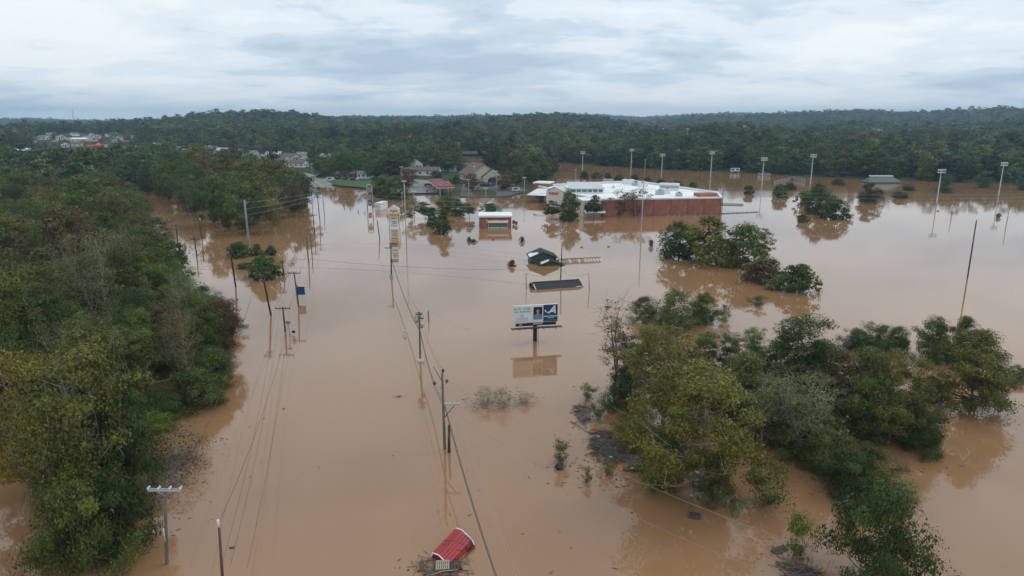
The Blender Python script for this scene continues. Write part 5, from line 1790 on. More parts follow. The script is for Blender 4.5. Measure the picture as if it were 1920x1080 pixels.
# radio mast on the skyline
x, y, z = LG(141, 246)
t = thing('radio_mast', 'thin lattice radio mast on the left skyline', 'mast', (x, y, z))
zt = top_z(y, 204) - z
for k in range(3):
    a = k * 2.094
    MB().tube([(2 * math.cos(a), 2 * math.sin(a), 0), (.4 * math.cos(a), .4 * math.sin(a), zt)], .28, 5).build('leg', STEEL, t)
for i in range(14):
    q = i / 14
    r0, r1 = 2 - 1.6 * q, 2 - 1.6 * (q + 1 / 14)
    for k in range(3):
        a, b = k * 2.094, (k + 1) * 2.094
        MB().tube([(r0 * math.cos(a), r0 * math.sin(a), zt * q), (r1 * math.cos(b), r1 * math.sin(b), zt * (q + 1 / 14))], .12, 4).build('lattice_bar', STEEL, t)


# ---- billboard
x, y = G(1004, 640)
t = thing('billboard', 'large billboard on a single black column in the middle of the flood', 'billboard', (x, y, 0), .2)
MB().tube([(0, .35, -3), (0, .35, 3.4)], .34, 20).build('column', BLACKM, t)
MB().tube([(.55, .3, -.2), (.55, .3, 3.3)], .04, 6).build('conduit', STEEL, t)
W2, Z0, Z1 = 3.75, 3.35, 6.25
MB().box((0, .12, (Z0 + Z1) / 2), (2 * W2 + .16, .22, Z1 - Z0 + .16)).build('frame', WHITE, t)
pnl = MB().box((-1.22, -.01, (Z0 + Z1) / 2), (5.0, .05, Z1 - Z0)).build('white_panel', WHITE, t)
pn2 = MB().box((2.52, -.012, (Z0 + Z1) / 2), (2.44, .054, Z1 - Z0)).build('navy_panel', NAVY, t)
text('AUTO  HOME', .46, TEAL, pnl, (-2.3, -.04, 5.75), bold=.012)
text('LIFE  BUSINESS', .42, TEAL, pnl, (-2.3, -.04, 5.25), bold=.012)
MB().tube([(-2.3 + .3 * math.cos(a * .524), -.045, 4.62 + .3 * math.sin(a * .524)) for a in range(13)], .025, 5, False).build('emblem_ring', GREYP, pnl)
print_marks(.25, .2, GREYP, pnl, (-2.3, -.045, 4.62), 2)
print_marks(1.9, .17, GREYP, pnl, (-2.3, -.045, 4.1), 9)
print_marks(2.1, .11, GREYP, pnl, (-2.3, -.045, 3.68), 14)
ph = MB().box((.35, -.045, 4.9), (1.5, .03, 2.15)).build('portrait_print', BLACKM, pnl)


def disc(cx, cz, rx, rz_, yy, n=20):
    return MB().add([(cx + rx * math.cos(k * 2 * math.pi / n), yy, cz + rz_ * math.sin(k * 2 * math.pi / n)) for k in range(n)], [tuple(range(n))])


MB().add([(-.38, -.064, 3.84), (1.08, -.064, 3.84), (1.05, -.064, 4.45), (.78, -.064, 4.72), (.52, -.064, 4.85), (.2, -.064, 4.85), (-.06, -.064, 4.72), (-.34, -.064, 4.45)], [tuple(range(8))]).build('printed_shirt', SHIRT, ph)
disc(.36, 4.88, .14, .22, -.067).build('printed_neck', SKIN, ph)
disc(.36, 5.25, .25, .34, -.07).build('printed_head', SKIN, ph)
text('A', 1.85, WHITE, pn2, (2.75, -.05, 5.35), shear=.38, bold=.05, name='emblem')
MB().tube([(3.1, -.05, 5.1), (2.4, -.05, 4.98), (1.95, -.05, 4.95), (1.62, -.05, 5.15), (1.6, -.05, 5.35), (1.75, -.05, 5.45)], [.06, .08, .1, .11, .09, .04], 6).build('emblem_swash', WHITE, pn2)
text('Auto-Owners', .42, WHITE, pn2, (2.55, -.05, 4.3), shear=.25, bold=.012)
text('INSURANCE', .2, WHITE, pn2, (2.6, -.05, 4.0), bold=.006)
print_marks(2.0, .12, TEAL, pn2, (2.52, -.05, 3.62), 16)
MB().box((0, -.15, 3.06), (6.9, .12, .46)).build('apron', BLACKM, t)
text('HEADRICK', .34, WHITE, t, (.35, -.22, 3.13), bold=.01)
print_marks(.5, .16, WHITE, t, (-2.6, -.22, 3.08), 3)
for yy in (-.35, -.75, -1.15):
    MB().box((0, yy, 2.62), (8.6, .07, .07)).build('catwalk_rail', BLACKM, t)
for k in range(9):
    MB().box((-4.2 + k * 1.05, -.7, 2.56), (.08, 1.3, .06)).build('catwalk_bearer', BLACKM, t)
MB().box((0, -.75, 2.67), (7.4, .75, .03)).build('catwalk_grating', mat('grating', (.05, .05, .055), .7, .2, 4), t)
for k in (-3, -1, 1, 3):
    MB().tube([(k, -1.1, 2.6), (k, -1.9, 2.5), (k, -1.95, 2.6)], .03, 5).build('lamp_arm', BLACKM, t)
for k in (-2.6, 0, 2.6):
    MB().box((k, .5, (Z0 + Z1) / 2), (.14, .5, Z1 - Z0)).build('back_stay', BLACKM, t)

# ---- tall shop sign
x, y = G(740, 428)
t = thing('pylon_sign', 'tall shop sign with a gabled white top and a yellow panel', 'sign', (x, y, 0), .05)
for s in (-1, 1):
    MB().box((s * 1.75, 0, 1.4), (.3, .4, 8.5)).build('post', CREAM, t)
zt = top_z(y, 384)
MB().extrude([(-1.95, zt - 2.95), (1.95, zt - 2.95), (1.95, zt - 1.3), (0, zt), (-1.95, zt - 1.3)], -.35, .35).build('gable_panel', WHITE, t)
text('Ingles', 1.15, REDP, t, (0, -.38, zt - 2.0), bold=.03)
MB().box((0, -.3, zt - 3.5), (2.75, .3, .95)).build('yellow_panel', YELLOW, t)
print_marks(2.2, .4, mat('brown_print', (.4, .24, .03)), t, (0, -.46, zt - 3.5), 8)
MB().box((0, -.3, zt - 4.55), (2.75, .3, .95)).build('price_panel', WHITE, t)
print_marks(2.2, .6, mat('green_print', (.12, .18, .14)), t, (0, -.46, zt - 4.55), 5)
MB().box((0, -.3, zt - 6.4), (2.6, .3, 2.6)).build('white_panel', WHITE, t)
text('Ingles', .75, REDP, t, (0, -.48, zt - 5.7), bold=.02)
print_marks(2.1, .32, TEAL, t, (0, -.46, zt - 6.4), 8)
print_marks(1.8, .28, GREYP, t, (0, -.46, zt - 7.1), 7)
# ---- lower panel sign
x, y = G(740, 474)
t = thing('panel_sign', 'low panel sign half under water behind the dark pole', 'sign', (x, y, 0), .02)
zt = top_z(y, 456)
for s in (-1, 1):
    MB().box((s * .95, .05, .2), (.16, .2, 2 * zt - .6)).build('post', STEEL, t)
MB().box((-.2, 0, zt - .5), (2.1, .3, .95)).build('brown_panel', mat('brown_board', (.28, .24, .19)), t)
MB().box((-.2, -.02, zt - .1), (2.14, .34, .22)).build('dark_cap', BLACKM, t)
MB().box((.2, 0, .75), (1.5, .3, 1.4)).build('white_panel', WHITE, t)
print_marks(1.1, .2, GREYP, t, (.2, -.16, 1.1), 5)
print_marks(1.3, .28, BLUEP, t, (.2, -.16, .7), 6)
# ---- silver arched sign
x, y = G(694, 392)
t = thing('arched_sign', 'tall silver arched sign with a blue panel at the forecourt corner', 'sign', (x, y, 0))
zt = top_z(y, 346)
ar = [(-1.1, 0, -2), (-1.1, 0, zt - 1.2)] + [(-1.1 * math.cos(k * math.pi / 8), 0, zt - 1.2 + 1.2 * math.sin(k * math.pi / 8)) for k in range(1, 8)] + [(1.1, 0, zt - 1.2), (1.1, 0, -2)]
MB().tube(ar, .2, 10).build('arch', STEEL, t)
MB().box((.05, 0, zt - 2.2), (1.7, .25, 2.0)).build('dark_panel', mat('brown_board', (.28, .24, .19)), t)
MB().box((0, -.1, zt - 3.8), (.9, .2, .7)).build('red_panel', REDP, t)
MB().box((0, -.15, 2.6), (1.3, .25, 2.2)).build('blue_panel', BLUEP, t)
print_marks(.7, .7, WHITE, t, (0, -.29, 2.6), 2)
# ---- blue sign on a pole
x, y = G(559, 563)
t = thing('blue_sign', 'blue square sign on a thin post left of the drowned road', 'sign', (x, y, 0))
MB().tube([(0, 0, -3), (0, 0, 3.3)], .07, 8).build('post', BLACKM, t)
MB().box((.78, 0, 2.05), (1.45, .1, 1.75)).build('blue_panel', BLUEP, t)
MB().box((.78, 0, 2.95), (1.45, .12, .06)).build('top_trim', WHITE, t)
# ---- small signs standing out of the water
for px, py, w, hh, lab in [(551, 630, .55, 1.5, 'small black and white striped sign left of the drowned road'), (759, 628, .5, .8, 'small white square sign in open water left of the transformer pole')]:
    x, y = G(px, py)
    t = thing('small_sign', lab, 'sign', (x, y, 0))
    MB().tube([(0, .06, -2.5), (0, .06, hh)], .04, 6).build('post', STEEL, t)
    MB().box((0, 0, hh - w * .45), (w, .05, w * .9)).build('white_panel', WHITE, t)
    if hh > 1:
        MB().box((0, -.01, hh - w * 1.35), (w, .05, w * .75)).build('black_panel', BLACKM, t)
        MB().box((0, 0, hh - w * 2.2), (w, .05, w * .8)).build('white_panel', WHITE, t)
    else:
        MB().box((0, -.03, hh - w * .5), (w * .5, .02, w * .35)).build('grey_print', GREYP, t)
# marker posts along the drowned kerb
for i, (px, py, c) in enumerate([(621, 365, 0), (633, 368, 0), (646, 391, 1), (657, 393, 1), (672, 398, 1), (684, 401, 1), (632, 361, 0), (645, 362, 0)]):
    x, y = G(px, py)
    t = thing('marker_post', f"{'orange' if c == 0 else 'brown'} marker stump by the drowned road end, {('first','second','third','fourth','fifth','sixth','seventh','eighth')[i]} of the row", 'marker', (x, y, 0), 0, 'marker stumps along the drowned road')
    MB().tube([(0, 0, -2), (0, 0, .7), (0, 0, 1.0)], [.16, .14, .1], 8).build('post', mat('orange_post', (.55, .25, .04)) if c == 0 else WOODPOLE, t)
    MB().tube([(0, 0, .55), (0, 0, .72)], .15, 8).build('band', WHITE, t)


# ------------------------------------------------------------------ wires
def wire(a, b, sag, label, r=.022, m=None, n=24, group='overhead wires'):
    a, b = Vector(a), Vector(b)
    pts = []
    for i in range(n + 1):
        q = i / n
        p = a.lerp(b, q)
        p.z -= sag * 4 * q * (1 - q)
        pts.append(p - a)
    o = MB().tube(pts, r, 5).build('overhead_wire', m or WIRE, None, a)
    return tag(o, label, 'wire', group)


pA, pB, pC, pD, pE, pZ, pN, pS = [POLE[k] for k in ('A', 'B', 'C', 'D', 'E', 'Z', 'N', 'S')]
for k, zz in enumerate((5.4, 5.0)):
    wire(pB['P'](4.6 - .2 * k) + Vector((.16, 0, 0)), pA['P'](zz) + Vector((.2, -.1, 0)), 1.6 + .2 * k, f'thick dark cable from transformer pole to nearest middle pole, {("upper", "lower")[k]}', .035 if k == 0 else .028)
    wire(pA['P'](zz) + Vector((.2, -.1, 0)), pZ['P'](5.2 - .3 * k), 1.5, f'thick dark cable running from nearest middle pole to the bottom edge, {("left", "right")[k]} strand', .035 if k == 0 else .028)
    wire(pD['P'](5.0 - .3 * k), pB['P'](4.6 - .2 * k) + Vector((.16, 0, 0)), 1.4, f'thick dark cable from dark sign pole to transformer pole, {("upper", "lower")[k]}', .035)
for k, (dx, dz) in enumerate(((-.85, -.95), (.5, -.7), (.12, .5))):
    a = pA['top'] + Vector((dx, -.1, dz))
    nm3 = ('left', 'right', 'top')[k]
    wire(a, pZ['top'] + Vector((dx * 1.3, 0, dz * .3)), 1.3, f'thin pale conductor from the {nm3} insulator towards the bottom edge', .012, WIREPALE)
    wire(pB['at'][k] if len(pB['at']) > k else pB['top'], a, 1.2, f'thin conductor from transformer pole to the {nm3} insulator of the nearest middle pole', .014)
wire(pD['top'], pB['top'], 1.5, 'thin conductor between dark sign pole and transformer pole', .02)
wire(pE['top'], pD['top'], 1.2, 'thin conductor from lamp-bracket pole to dark sign pole', .025)
wire(pB['P'](5.2), pC['top'], 1.1, 'slack service wire between transformer pole and thin service pole', .018)
wire(pC['top'], Vector((*G(882, 618), .02)), .4, 'service wire trailing from thin service pole into the water', .016, WIREPALE)
wire(pA['top'] + Vector((.5, 0, -.7)), Vector((*G(1560, 1130), 4.0)), 1.5, 'pale wire crossing the water towards the bottom right', .013, WIREPALE)
wire(pA['P'](5.5), Vector((*G(1460, 1150), 3.0)), 1.5, 'second pale wire crossing the water towards the bottom right', .012, WIREPALE)
# left line
seq = ['p10', 'p9', 'p5', 'p3']
for a, b in zip(seq, seq[1:]):
    for k in (0, 1, 3):
        wire(POLE[a]['at'][k], POLE[b]['at'][k], 1.0, f'thin conductor of the left pole line, span {a[1:]}-{b[1:]}, strand {k + 1}'.replace('-', ' to ') if False else
             f"thin conductor of the left pole line, {('far', 'middle', 'near')[seq.index(a)]} span, {('left', 'second', '', 'right')[k]} strand", .02)
end = Vector((*G(455, 1200), 6.0))
for k in (0, 1, 3):
    wire(POLE['p3']['at'][k], end + Vector((k * .6 - .9, 0, 0)), 2.2, f"long thin conductor from the striped-sign pole to the bottom edge, {('left', 'middle', '', 'right')[k]} strand", .013)
wire(POLE['p4']['top'], pS['top'] + Vector((.05, 0, -.1)), 1.8, 'dark service cable running up to the slim brown service pole', .02)
wire(POLE['p2']['at'][0], pN['top'] + Vector((1.3, 0, .2)), 2.0, 'dark conductor from leaning black pole to the grey cross-arm, right strand', .022)
wire(POLE['p2']['at'][2], pN['top'] + Vector((-1.3, 0, .2)), 2.0, 'dark conductor from leaning black pole to the grey cross-arm, left strand', .014)
wire(POLE['p1']['top'], POLE['p2']['at'][1], .9, 'wire between the two black poles', .022)
wire(POLE['p14']['at'][0], POLE['p1']['top'], 1.0, 'wire from side-channel pole to tall black pole', .022)
wire(POLE['p16']['at'][1], POLE['p14']['at'][1], .8, 'wire between the two side-channel poles', .022)
wire(POLE['p15']['top'], POLE['p14']['at'][2], .6, 'wire from transformer pole to side-channel cross-arm', .022)
wire(POLE['p17']['at'][1], POLE['p16']['at'][1], 1.0, 'wire along the side channel to its far end', .025)
for k in range(3):
    z = POLE['p13']['zt'] * (.95 - .14 * k)
    wire(POLE['p13']['P'](z), POLE['p10']['P'](POLE['p10']['zt'] - .3 - 1.0 * k), .5, f"transmission wire from the blue-grey steel pole, {('top', 'middle', 'lowest')[k]} of three", .04, WIREPALE)
    wire(POLE['p10']['P'](POLE['p10']['zt'] - .3 - 1.0 * k), POLE['R5']['P'](POLE['R5']['zt'] - 1 - 1.6 * k), 3.0 + k * .4, f"pale transmission wire spanning the flood towards the store, {('top', 'middle', 'lowest')[k]} of three", .032, WIREPALE)
    wire(POLE['R5']['P'](POLE['R5']['zt'] - 1 - 1.6 * k), Vector((*G(2150, 430), 14 - k)), 3.0, f"pale transmission wire from grey mast past the island, {('top', 'middle', 'lowest')[k]} of three", .026, WIREPALE)
wire(Vector((*G(330, 505), .3)), POLE['p7']['P'](1.2), .2, 'low slack cable over the water left of the road line', .03)
wire(POLE['p7']['P'](1.2), POLE['H3']['P'](2.4), 1.0, 'low slack cable over the water towards the green house', .028)
wire(POLE['H1']['top'], POLE['H3']['P'](2.0), .9, 'slack wire from thin post to dark pole by the green house', .022)
wire(POLE['H3']['P'](2.5), POLE['H2']['top'], 1.2, 'slack wire from dark pole to post right of the drowned roof', .022)

# ------------------------------------------------------------------ floating things
# red gambrel shed lying in the water
ax = Vector((.54, .84, 0))
cr = Vector((.84, -.54, 0))
sx, sy = G(845, 1033)
t = thing('red_shed', 'red gambrel-roofed shed with white trim floating tilted in the flood', 'shed', (sx, sy, 0))
prof = [(-1.0, -.35), (-.63, .62), (0, .66), (1.05, .12), (1.62, -.8)]
prof = [(u, z + .16) for u, z in prof]
Ls = 3.2
zoff = lambda s: .55 * s / Ls


def SP3(u, z, s):
    p = ax * s + cr * u
    return (p.x, p.y, z + zoff(s))


def redroof():
    m = mat('red_metal', (.33, .012, .016), .5, .12, 1.2, spec=.5)
    nt = m.node_tree
    b = nt.nodes['Principled BSDF']
    src = b.inputs['Base Color'].links[0].from_socket
    tc = nt.nodes.new('ShaderNodeTexCoord')
    mp = nt.nodes.new('ShaderNodeMapping')
    mp.inputs['Rotation'].default_value = (0, 0, -math.atan2(.84, .54))
    mp.inputs['Scale'].default_value = (.35, 2.2, 1.0)
    no = nt.nodes.new('ShaderNodeTexNoise')
    no.inputs['Scale'].default_value = 1.0
    no.inputs['Detail'].default_value = 5
    no.inputs['Roughness'].default_value = .6
    r = nt.nodes.new('ShaderNodeValToRGB')
    r.color_ramp.elements[0].position, r.color_ramp.elements[1].position = .5, .56
    mx = nt.nodes.new('ShaderNodeMix')
    mx.data_type = 'RGBA'
    nt.links.new(tc.outputs['Object'], mp.inputs[0])
    nt.links.new(mp.outputs[0], no.inputs['Vector'])
    nt.links.new(no.outputs['Fac'], r.inputs[0])
    nt.links.new(r.outputs[0], mx.inputs['Factor'])
    nt.links.new(src, mx.inputs['A'])
    mx.inputs['B'].default_value = (.07, .016, .022, 1)
    nt.links.new(mx.outputs['Result'], b.inputs['Base Color'])
    return m


RM = redroof()
for i in range(4):
    (u0, z0), (u1, z1) = prof[i], prof[i + 1]
    npn = (3, 2, 4, 4)[i]
    for k in range(npn):
        a0, a1 = k / npn + .008, (k + 1) / npn - .008
        ua, za_, ub, zb_ = u0 + (u1 - u0) * a0, z0 + (z1 - z0) * a0, u0 + (u1 - u0) * a1, z0 + (z1 - z0) * a1
        nx, nz = -(z1 - z0), (u1 - u0)
        ln = math.hypot(nx, nz)
        nx, nz = nx / ln * .03, nz / ln * .03
        V = [SP3(ua, za_, -Ls / 2), SP3(ub, zb_, -Ls / 2), SP3(ub, zb_, Ls / 2), SP3(ua, za_, Ls / 2)]
        V += [SP3(ua + nx, za_ + nz, -Ls / 2), SP3(ub + nx, zb_ + nz, -Ls / 2), SP3(ub + nx, zb_ + nz, Ls / 2), SP3(ua + nx, za_ + nz, Ls / 2)]
        MB().add(V, [(3, 2, 1, 0), (4, 5, 6, 7), (0, 1, 5, 4), (1, 2, 6, 5), (2, 3, 7, 6), (3, 0, 4, 7)]).build('roof_panel', RM, t)
        MB().tube([SP3(ub + nx, zb_ + nz, -Ls / 2), SP3(ub + nx, zb_ + nz, Ls / 2)], .025, 5).build('roof_rib', RM, t)
for s in (-1, 1):
    n5 = len(prof)
    MB().add([SP3(u, z - .03, s * (Ls / 2 - .08)) for u, z in prof] + [SP3(1.5, -1.5, s * (Ls / 2 - .08)), SP3(-.9, -1.5, s * (Ls / 2 - .08))], [tuple(range(n5 + 2))]).build('gable_wall', mat('shed_wall', (.3, .03, .03), .7), t)
    for i in range(4):
        MB().tube([SP3(prof[i][0], prof[i][1] + .02, s * (Ls / 2 + .03)), SP3(prof[i + 1][0], prof[i + 1][1] + .02, s * (Ls / 2 + .03))], .06, 6).build('white_trim', WHITE, t)
for s, u in ((-1, -.92), (1, 1.52)):
    MB().add([SP3(u, -1.5, -Ls / 2 + .1), SP3(u, -1.5, Ls / 2 - .1), SP3(u, .1, Ls / 2 - .1), SP3(u, .1, -Ls / 2 + .1)], [(0, 1, 2, 3)]).build('side_wall', mat('shed_wall', (.3, .03, .03)), t)


def log(pts, r, label, m=None, group='driftwood', name='drift_log'):
    """pts in picture x,y plus height over the water"""
    W = [Vector((*G(a, b, c), c)) for a, b, c in pts]
    o = MB().tube([w - W[0] for w in W], [r * q for q in np.linspace(1, .45, len(W))], 7).build(name, m or DRIFT, None, W[0])
    return tag(o, label, 'driftwood', group)


def pallet(px, py, rz, label, z=.16, tilt=0.0, n=7, m=None):
    x, y = G(px, py)
    t = thing('pallet', label, 'pallet', (x, y, z), rz)
    t.rotation_euler = (tilt, 0, rz)
    sl = MB().box((0, 0, .07), (.1, 1.0, .022)).mesh('slat', m or DRIFTP)
    for i in range(n):
        obj('slat', sl, t, (-.5 + i * 1.0 / (n - 1), 0, 0))
    for s in (-.46, 0, .46):
        MB().box((0, s, 0), (1.12, .09, .1)).build('stringer', m or DRIFTP, t)


pallet(830, 1064, .08, 'pale wooden pallet floating below the red shed', .22, .12)
pallet(853, 1063, .2, 'grey broken pallet right of the pale pallet', .12, .05, 5, DRIFT)
pallet(1302, 968, -.3, 'dark broken pallet floating below the sycamore', .06, .05, 6, DRIFT)


def tangle(px, py, wpx, hpx, n, label, seed, rr=.04, up=.35, m=None, scum=True):
    """a raft of sticks: each stick bent, lying across the others"""
    r = random.Random(seed)
    x, y = G(px, py)
    s = mpp(y)
    wx, wy = wpx * s / 2, hpx * s / 2 / math.sin(math.atan2(H, y))
    b, b2 = MB(), MB()
    n = int(n * 1.5)
    for i in range(n):
        a = r.uniform(0, 6.28)
        q = math.sqrt(r.uniform(0, 1))
        cx, cy = math.cos(a) * q * wx, math.sin(a) * q * wy
        d = r.uniform(-1.6, 1.6)
        l = r.uniform(.25, .8) * min(wx, 1.8)
        z = r.uniform(.02, up) * (1 - q * .7)
        p = [(cx - math.cos(d) * l, cy - math.sin(d) * l, z + r.uniform(-.05, .1)), (cx, cy, z + r.uniform(0, .12)), (cx + math.cos(d) * l * .8, cy + math.sin(d) * l * .8 + r.uniform(-.15, .15), z + r.uniform(-.08, .2))]
        k = r.uniform(.3, 1.0) * rr * .75
        (b if r.random() < .68 else b2).tube(p, [k, k * .8, k * .3], 4)
    o = thing('debris_raft', label, 'debris', (x, y, 0))
    b.build('sticks', m or DRIFT, o)['kind'] = 'stuff'
    if b2.v:
        b2.build('pale_sticks', mat('stick_pale', (.19, .16, .13), .9, .35, 2), o)['kind'] = 'stuff'
    if not scum:
        return o
    # matted scum between the sticks: a low uneven cake
    c = MB()
    vs = [(0, 0, .05)]
    nn = 26
    for ring, f in ((1, .55), (2, 1.0)):
        for k in range(nn):
            an = k * 6.283 / nn
            j = r.uniform(.7, 1.1)
            vs.append((math.cos(an) * wx * f * j * .85, math.sin(an) * wy * f * j * .85, .05 - .025 * ring + r.uniform(0, .015)))
    fs = [(0, 1 + k, 1 + (k + 1) % nn) for k in range(nn)] + [(1 + k, 1 + nn + k, 1 + nn + (k + 1) % nn, 1 + (k + 1) % nn) for k in range(nn)]
    c.add(vs, fs).build('matted_scum', MUDMAT, o)
    return o


tangle(805, 1062, 62, 34, 34, 'tangle of branches left of the pallets below the red shed', 1, .045, .25, None, False)
tangle(838, 1076, 84, 20, 34, 'raft of sticks at the bottom edge below the pallets', 2, .04, .2, None, False)
tangle(868, 1052, 32, 14, 16, 'small stick raft against the red shed', 3, .03, .15, None, False)
tangle(1092, 776, 36, 40, 70, 'upper debris raft at the left tip of the thicket', 4, .05, .35)
tangle(1142, 838, 72, 62, 190, 'large debris raft of branches and rubbish beside the thicket', 5, .055, .5)
tangle(1190, 862, 60, 24, 60, 'flat scum raft right of the large debris raft', 6, .04, .15)
tangle(1215, 878, 84, 12, 50, 'line of floating logs and sticks below the debris raft', 7, .06, .2)
tangle(1590, 945, 54, 22, 60, 'driftwood heap with pale limbs before the big dark bush', 8, .05, .3)
tangle(1505, 1075, 70, 34, 70, 'dark broken boards and sticks at the foot of the yellow-green shrub', 9, .06, .3)
tangle(1690, 882, 36, 8, 24, 'thin line of sticks on the open water right of the thicket', 10, .04, .1)
tangle(1545, 858, 150, 30, 130, 'brown brush floating under the thicket trees', 11, .035, .3)
tangle(300, 880, 120, 60, 160, 'brown brush floating at the edge of the left wood', 12, .03, .35)
tangle(240, 1020, 60, 18, 40, 'small stick raft at the near tip of the left wood', 13, .03, .15)
tangle(745, 744, 16, 3, 6, 'thin stick floating in open water left of the middle poles', 14, .05, .08)
log([(1572, 945, .3), (1590, 938, .4), (1606, 942, .3)], .07, 'pale bleached limb on the driftwood heap, left one', DRIFTP)
log([(1592, 926, .4), (1598, 930, .3)], .08, 'pale bleached stick above the driftwood heap', DRIFTP)
log([(1634, 938, .3), (1645, 932, .3)], .07, 'pale bleached stick right of the driftwood heap', DRIFTP)
log([(1070, 790, .1), (1088, 800, .15), (1104, 812, .05)], .06, 'dark branch trailing from the upper debris raft')
log([(1168, 880, .15), (1215, 882, .2), (1262, 888, .1)], .12, 'long dark floating log below the debris raft')
log([(1178, 874, .2), (1230, 876, .25)], .09, 'second floating log beside the long dark one')
log([(790, 1050, .3), (800, 1064, .2), (816, 1062, .15)], .05, 'bent dark branch sticking up left of the pallets')
log([(808, 1078, .2), (830, 1071, .3), (858, 1068, .3)], .06, 'pale plank-like limb lying across the stick raft', DRIFTP)
log([(72, 855, 6.5), (98, 890, 5.2), (120, 905, 4.4), (138, 930, 3.0)], .16, 'broken bleached limb in the big olive sycamore', DRIFTP, None, 'broken_limb')
# dark boards
for px, py, rz, w, d, lab in [(1462, 1032, .5, 1.6, .7, 'dark board floating left of the yellow-green shrub'), (1478, 1062, -.4, 2.0, .5, 'dark plank at the foot of the yellow-green shrub')]:
    x, y = G(px, py)
    o = MB().box((0, 0, 0), (w, d, .07), M=Matrix.Rotation(rz, 3, 'Z') @ Matrix.Rotation(.12, 3, 'X')).build('floating_board', DRIFT, None, (x, y, .05))
    tag(o, lab, 'board', 'floating boards')


# bins and barrels
def bin_(px, py, label, m, w, hgt, rot):
    x, y = G(px, py)
    t = thing('bin', label, 'bin', (x, y, .1))
    t.rotation_euler = rot
    MB().add([(-w / 2, -w / 2, -hgt / 2), (w / 2, -w / 2, -hgt / 2), (w / 2, w / 2, -hgt / 2), (-w / 2, w / 2, -hgt / 2), (-w * .6, -w * .6, hgt / 2), (w * .6, -w * .6, hgt / 2), (w * .6, w * .6, hgt / 2), (-w * .6, w * .6, hgt / 2)],
             [(3, 2, 1, 0), (4, 5, 6, 7), (0, 1, 5, 4), (1, 2, 6, 5), (2, 3, 7, 6), (3, 0, 4, 7)]).build('body', m, t)
    MB().box((0, 0, hgt / 2 + .04), (w * 1.3, w * 1.3, .07)).build('lid', m, t)
    MB().tube([(-w * .4, w * .65, hgt / 2), (w * .4, w * .65, hgt / 2)], .03, 6).build('handle', m, t)


PLB = mat('black_plastic', (.012, .014, .017), .45, .2, 2)
bin_(1047, 878, 'black bin floating beside the thin sprig', PLB, .5, .7, (.7, .3, .4))
bin_(1234, 914, 'black tipped bin floating left of the sycamore trunk', PLB, .5, .9, (.5, -.5, .2))
x, y = G(1445, 942)
t = thing('barrel', 'blue plastic barrel floating beside the loose green shrub', 'barrel', (x, y, .18))
t.rotation_euler = (.25, .1, 0)
BLB = mat('blue_plastic', (.015, .035, .2), .4, .1, 2)
MB().tube([(0, 0, -.4), (0, 0, -.36), (0, 0, 0), (0, 0, .36), (0, 0, .42)], [.2, .26, .28, .26, .2], 18).build('drum', BLB, t)
for z in (-.18, .18):
    MB().tube([(0, 0, z - .02), (0, 0, z + .02)], .295, 18).build('hoop', BLB, t)
# dark bits adrift
for i, (px, py, s, lab) in enumerate([(435, 1028, .28, 'small dark snag adrift right of the slim brown pole'), (1590, 462, .5, 'dark lump adrift at the left of the far open water') if False else (1091, 464, .5, 'dark lump adrift below the store trees'),
                                      (1141, 463, .5, 'dark snag adrift below the thin dark tree'), (1759, 396, .7, 'dark lump adrift by the leaning floodlight mast'), (532, 767, .2, 'tiny dark stick adrift left of the middle poles'), (925, 450, .5, 'dark lump adrift below the brick bank')]):
    x, y = G(px, py)
    r = random.Random(i)
    b = MB()
    b.tube([(-s, 0, .02), (-.2 * s, .1 * s, .12 * s), (s * .5, 0, .3 * s), (s * .8, .1, .7 * s)], [.12 * s, .3 * s, .22 * s, .08 * s], 7)
    for k in range(4):
        b.tube([(r.uniform(-.5, .5) * s, 0, .1 * s), (r.uniform(-1, 1) * s, r.uniform(-.6, .6) * s, r.uniform(.2, .7) * s)], [.07 * s, .03 * s], 5)
    tag(b.build('floating_snag', DRIFT, None, (x, y, 0)), lab, 'snag', 'snags adrift')
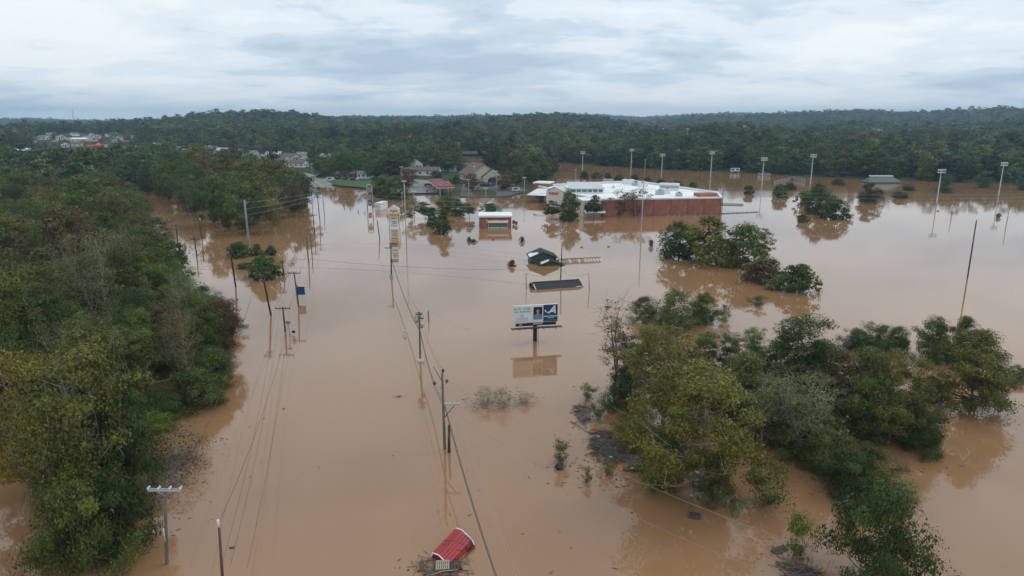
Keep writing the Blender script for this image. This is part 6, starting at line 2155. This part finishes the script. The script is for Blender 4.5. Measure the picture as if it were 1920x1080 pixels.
# flecks of flotsam: leaf litter and stick ends caught along the edges of the thicket and the left wood
def flotsam(zones, label, seed):
    r = random.Random(seed)
    b = MB()
    for px, py, wx, wy, n in zones:
        for i in range(n):
            x, y = G(px + r.gauss(0, wx), py + r.gauss(0, wy))
            l, a = r.uniform(.06, .32), r.uniform(0, 6.28)
            dx, dy = math.cos(a) * l, math.sin(a) * l
            if r.random() < .5:
                b.tube([(x - dx, y - dy, .01), (x, y + r.uniform(-.05, .05), .03), (x + dx, y + dy, .015)], [.02, .03, .012], 4)
            else:
                w = r.uniform(.05, .14)
                b.add([(x - dx * .6, y - dy * .6, .012), (x + dy / l * w, y - dx / l * w, .03), (x + dx * .6, y + dy * .6, .015), (x - dy / l * w, y + dx / l * w, .022)], [(0, 1, 2, 3)])
    tag(b.build('flotsam', DRIFT), label, None, None, 'stuff')


flotsam([(1085, 800, 22, 12, 40), (1105, 740, 14, 14, 30), (1150, 870, 40, 12, 90), (1200, 905, 50, 10, 70), (1100, 890, 30, 14, 26), (1420, 910, 60, 14, 50), (1560, 905, 40, 14, 60), (1690, 885, 40, 6, 40), (1480, 1050, 30, 18, 40), (1060, 870, 20, 14, 20),
         (310, 890, 40, 40, 120), (360, 790, 30, 24, 60), (260, 1010, 30, 14, 60), (820, 1066, 40, 10, 50), (600, 800, 160, 110, 26), (1000, 900, 120, 90, 26), (960, 745, 40, 6, 40)], 'scattered sticks and leaf litter afloat along the drowned tree edges', 4)
# white and grey litter
for i, (px, py) in enumerate([(1146, 860), (1186, 880), (1122, 821), (330, 894), (286, 1000), (1158, 823)]):
    x, y = G(px, py)
    o = MB().tube([(-.2, 0, .04), (-.1, 0, .1), (.1, .02, .12), (.22, 0, .05)], [.05, .12, .13, .04], 8).build('litter', LAMPW, None, (x, y, .02))
    tag(o, ('white bag on the large debris raft, front one', 'white scrap on the floating logs', 'white scrap at the back of the large debris raft', 'white scrap at the edge of the left wood', 'white scrap by the grey cross-arm pole', 'white scrap on the right of the debris raft')[i], 'litter', 'floating litter')

# ------------------------------------------------------------------ haze
hb = MB().box((0, 3700, 78), (17000, 9000, 168)).build('haze', bpy.data.materials.new('haze_air'))
hm = hb.data.materials[0]
hm.use_nodes = True
hm.node_tree.nodes.clear()
_o = hm.node_tree.nodes.new('ShaderNodeOutputMaterial')
_v = hm.node_tree.nodes.new('ShaderNodeVolumePrincipled')
_v.inputs['Color'].default_value = (0.48, 0.72, 0.96, 1)
_v.inputs['Density'].default_value = 0.00015
_v.inputs['Anisotropy'].default_value = 0.2
hm.node_tree.links.new(_v.outputs[0], _o.inputs['Volume'])
tag(hb, 'pale blue haze in the air over the valley', None, None, 'stuff')
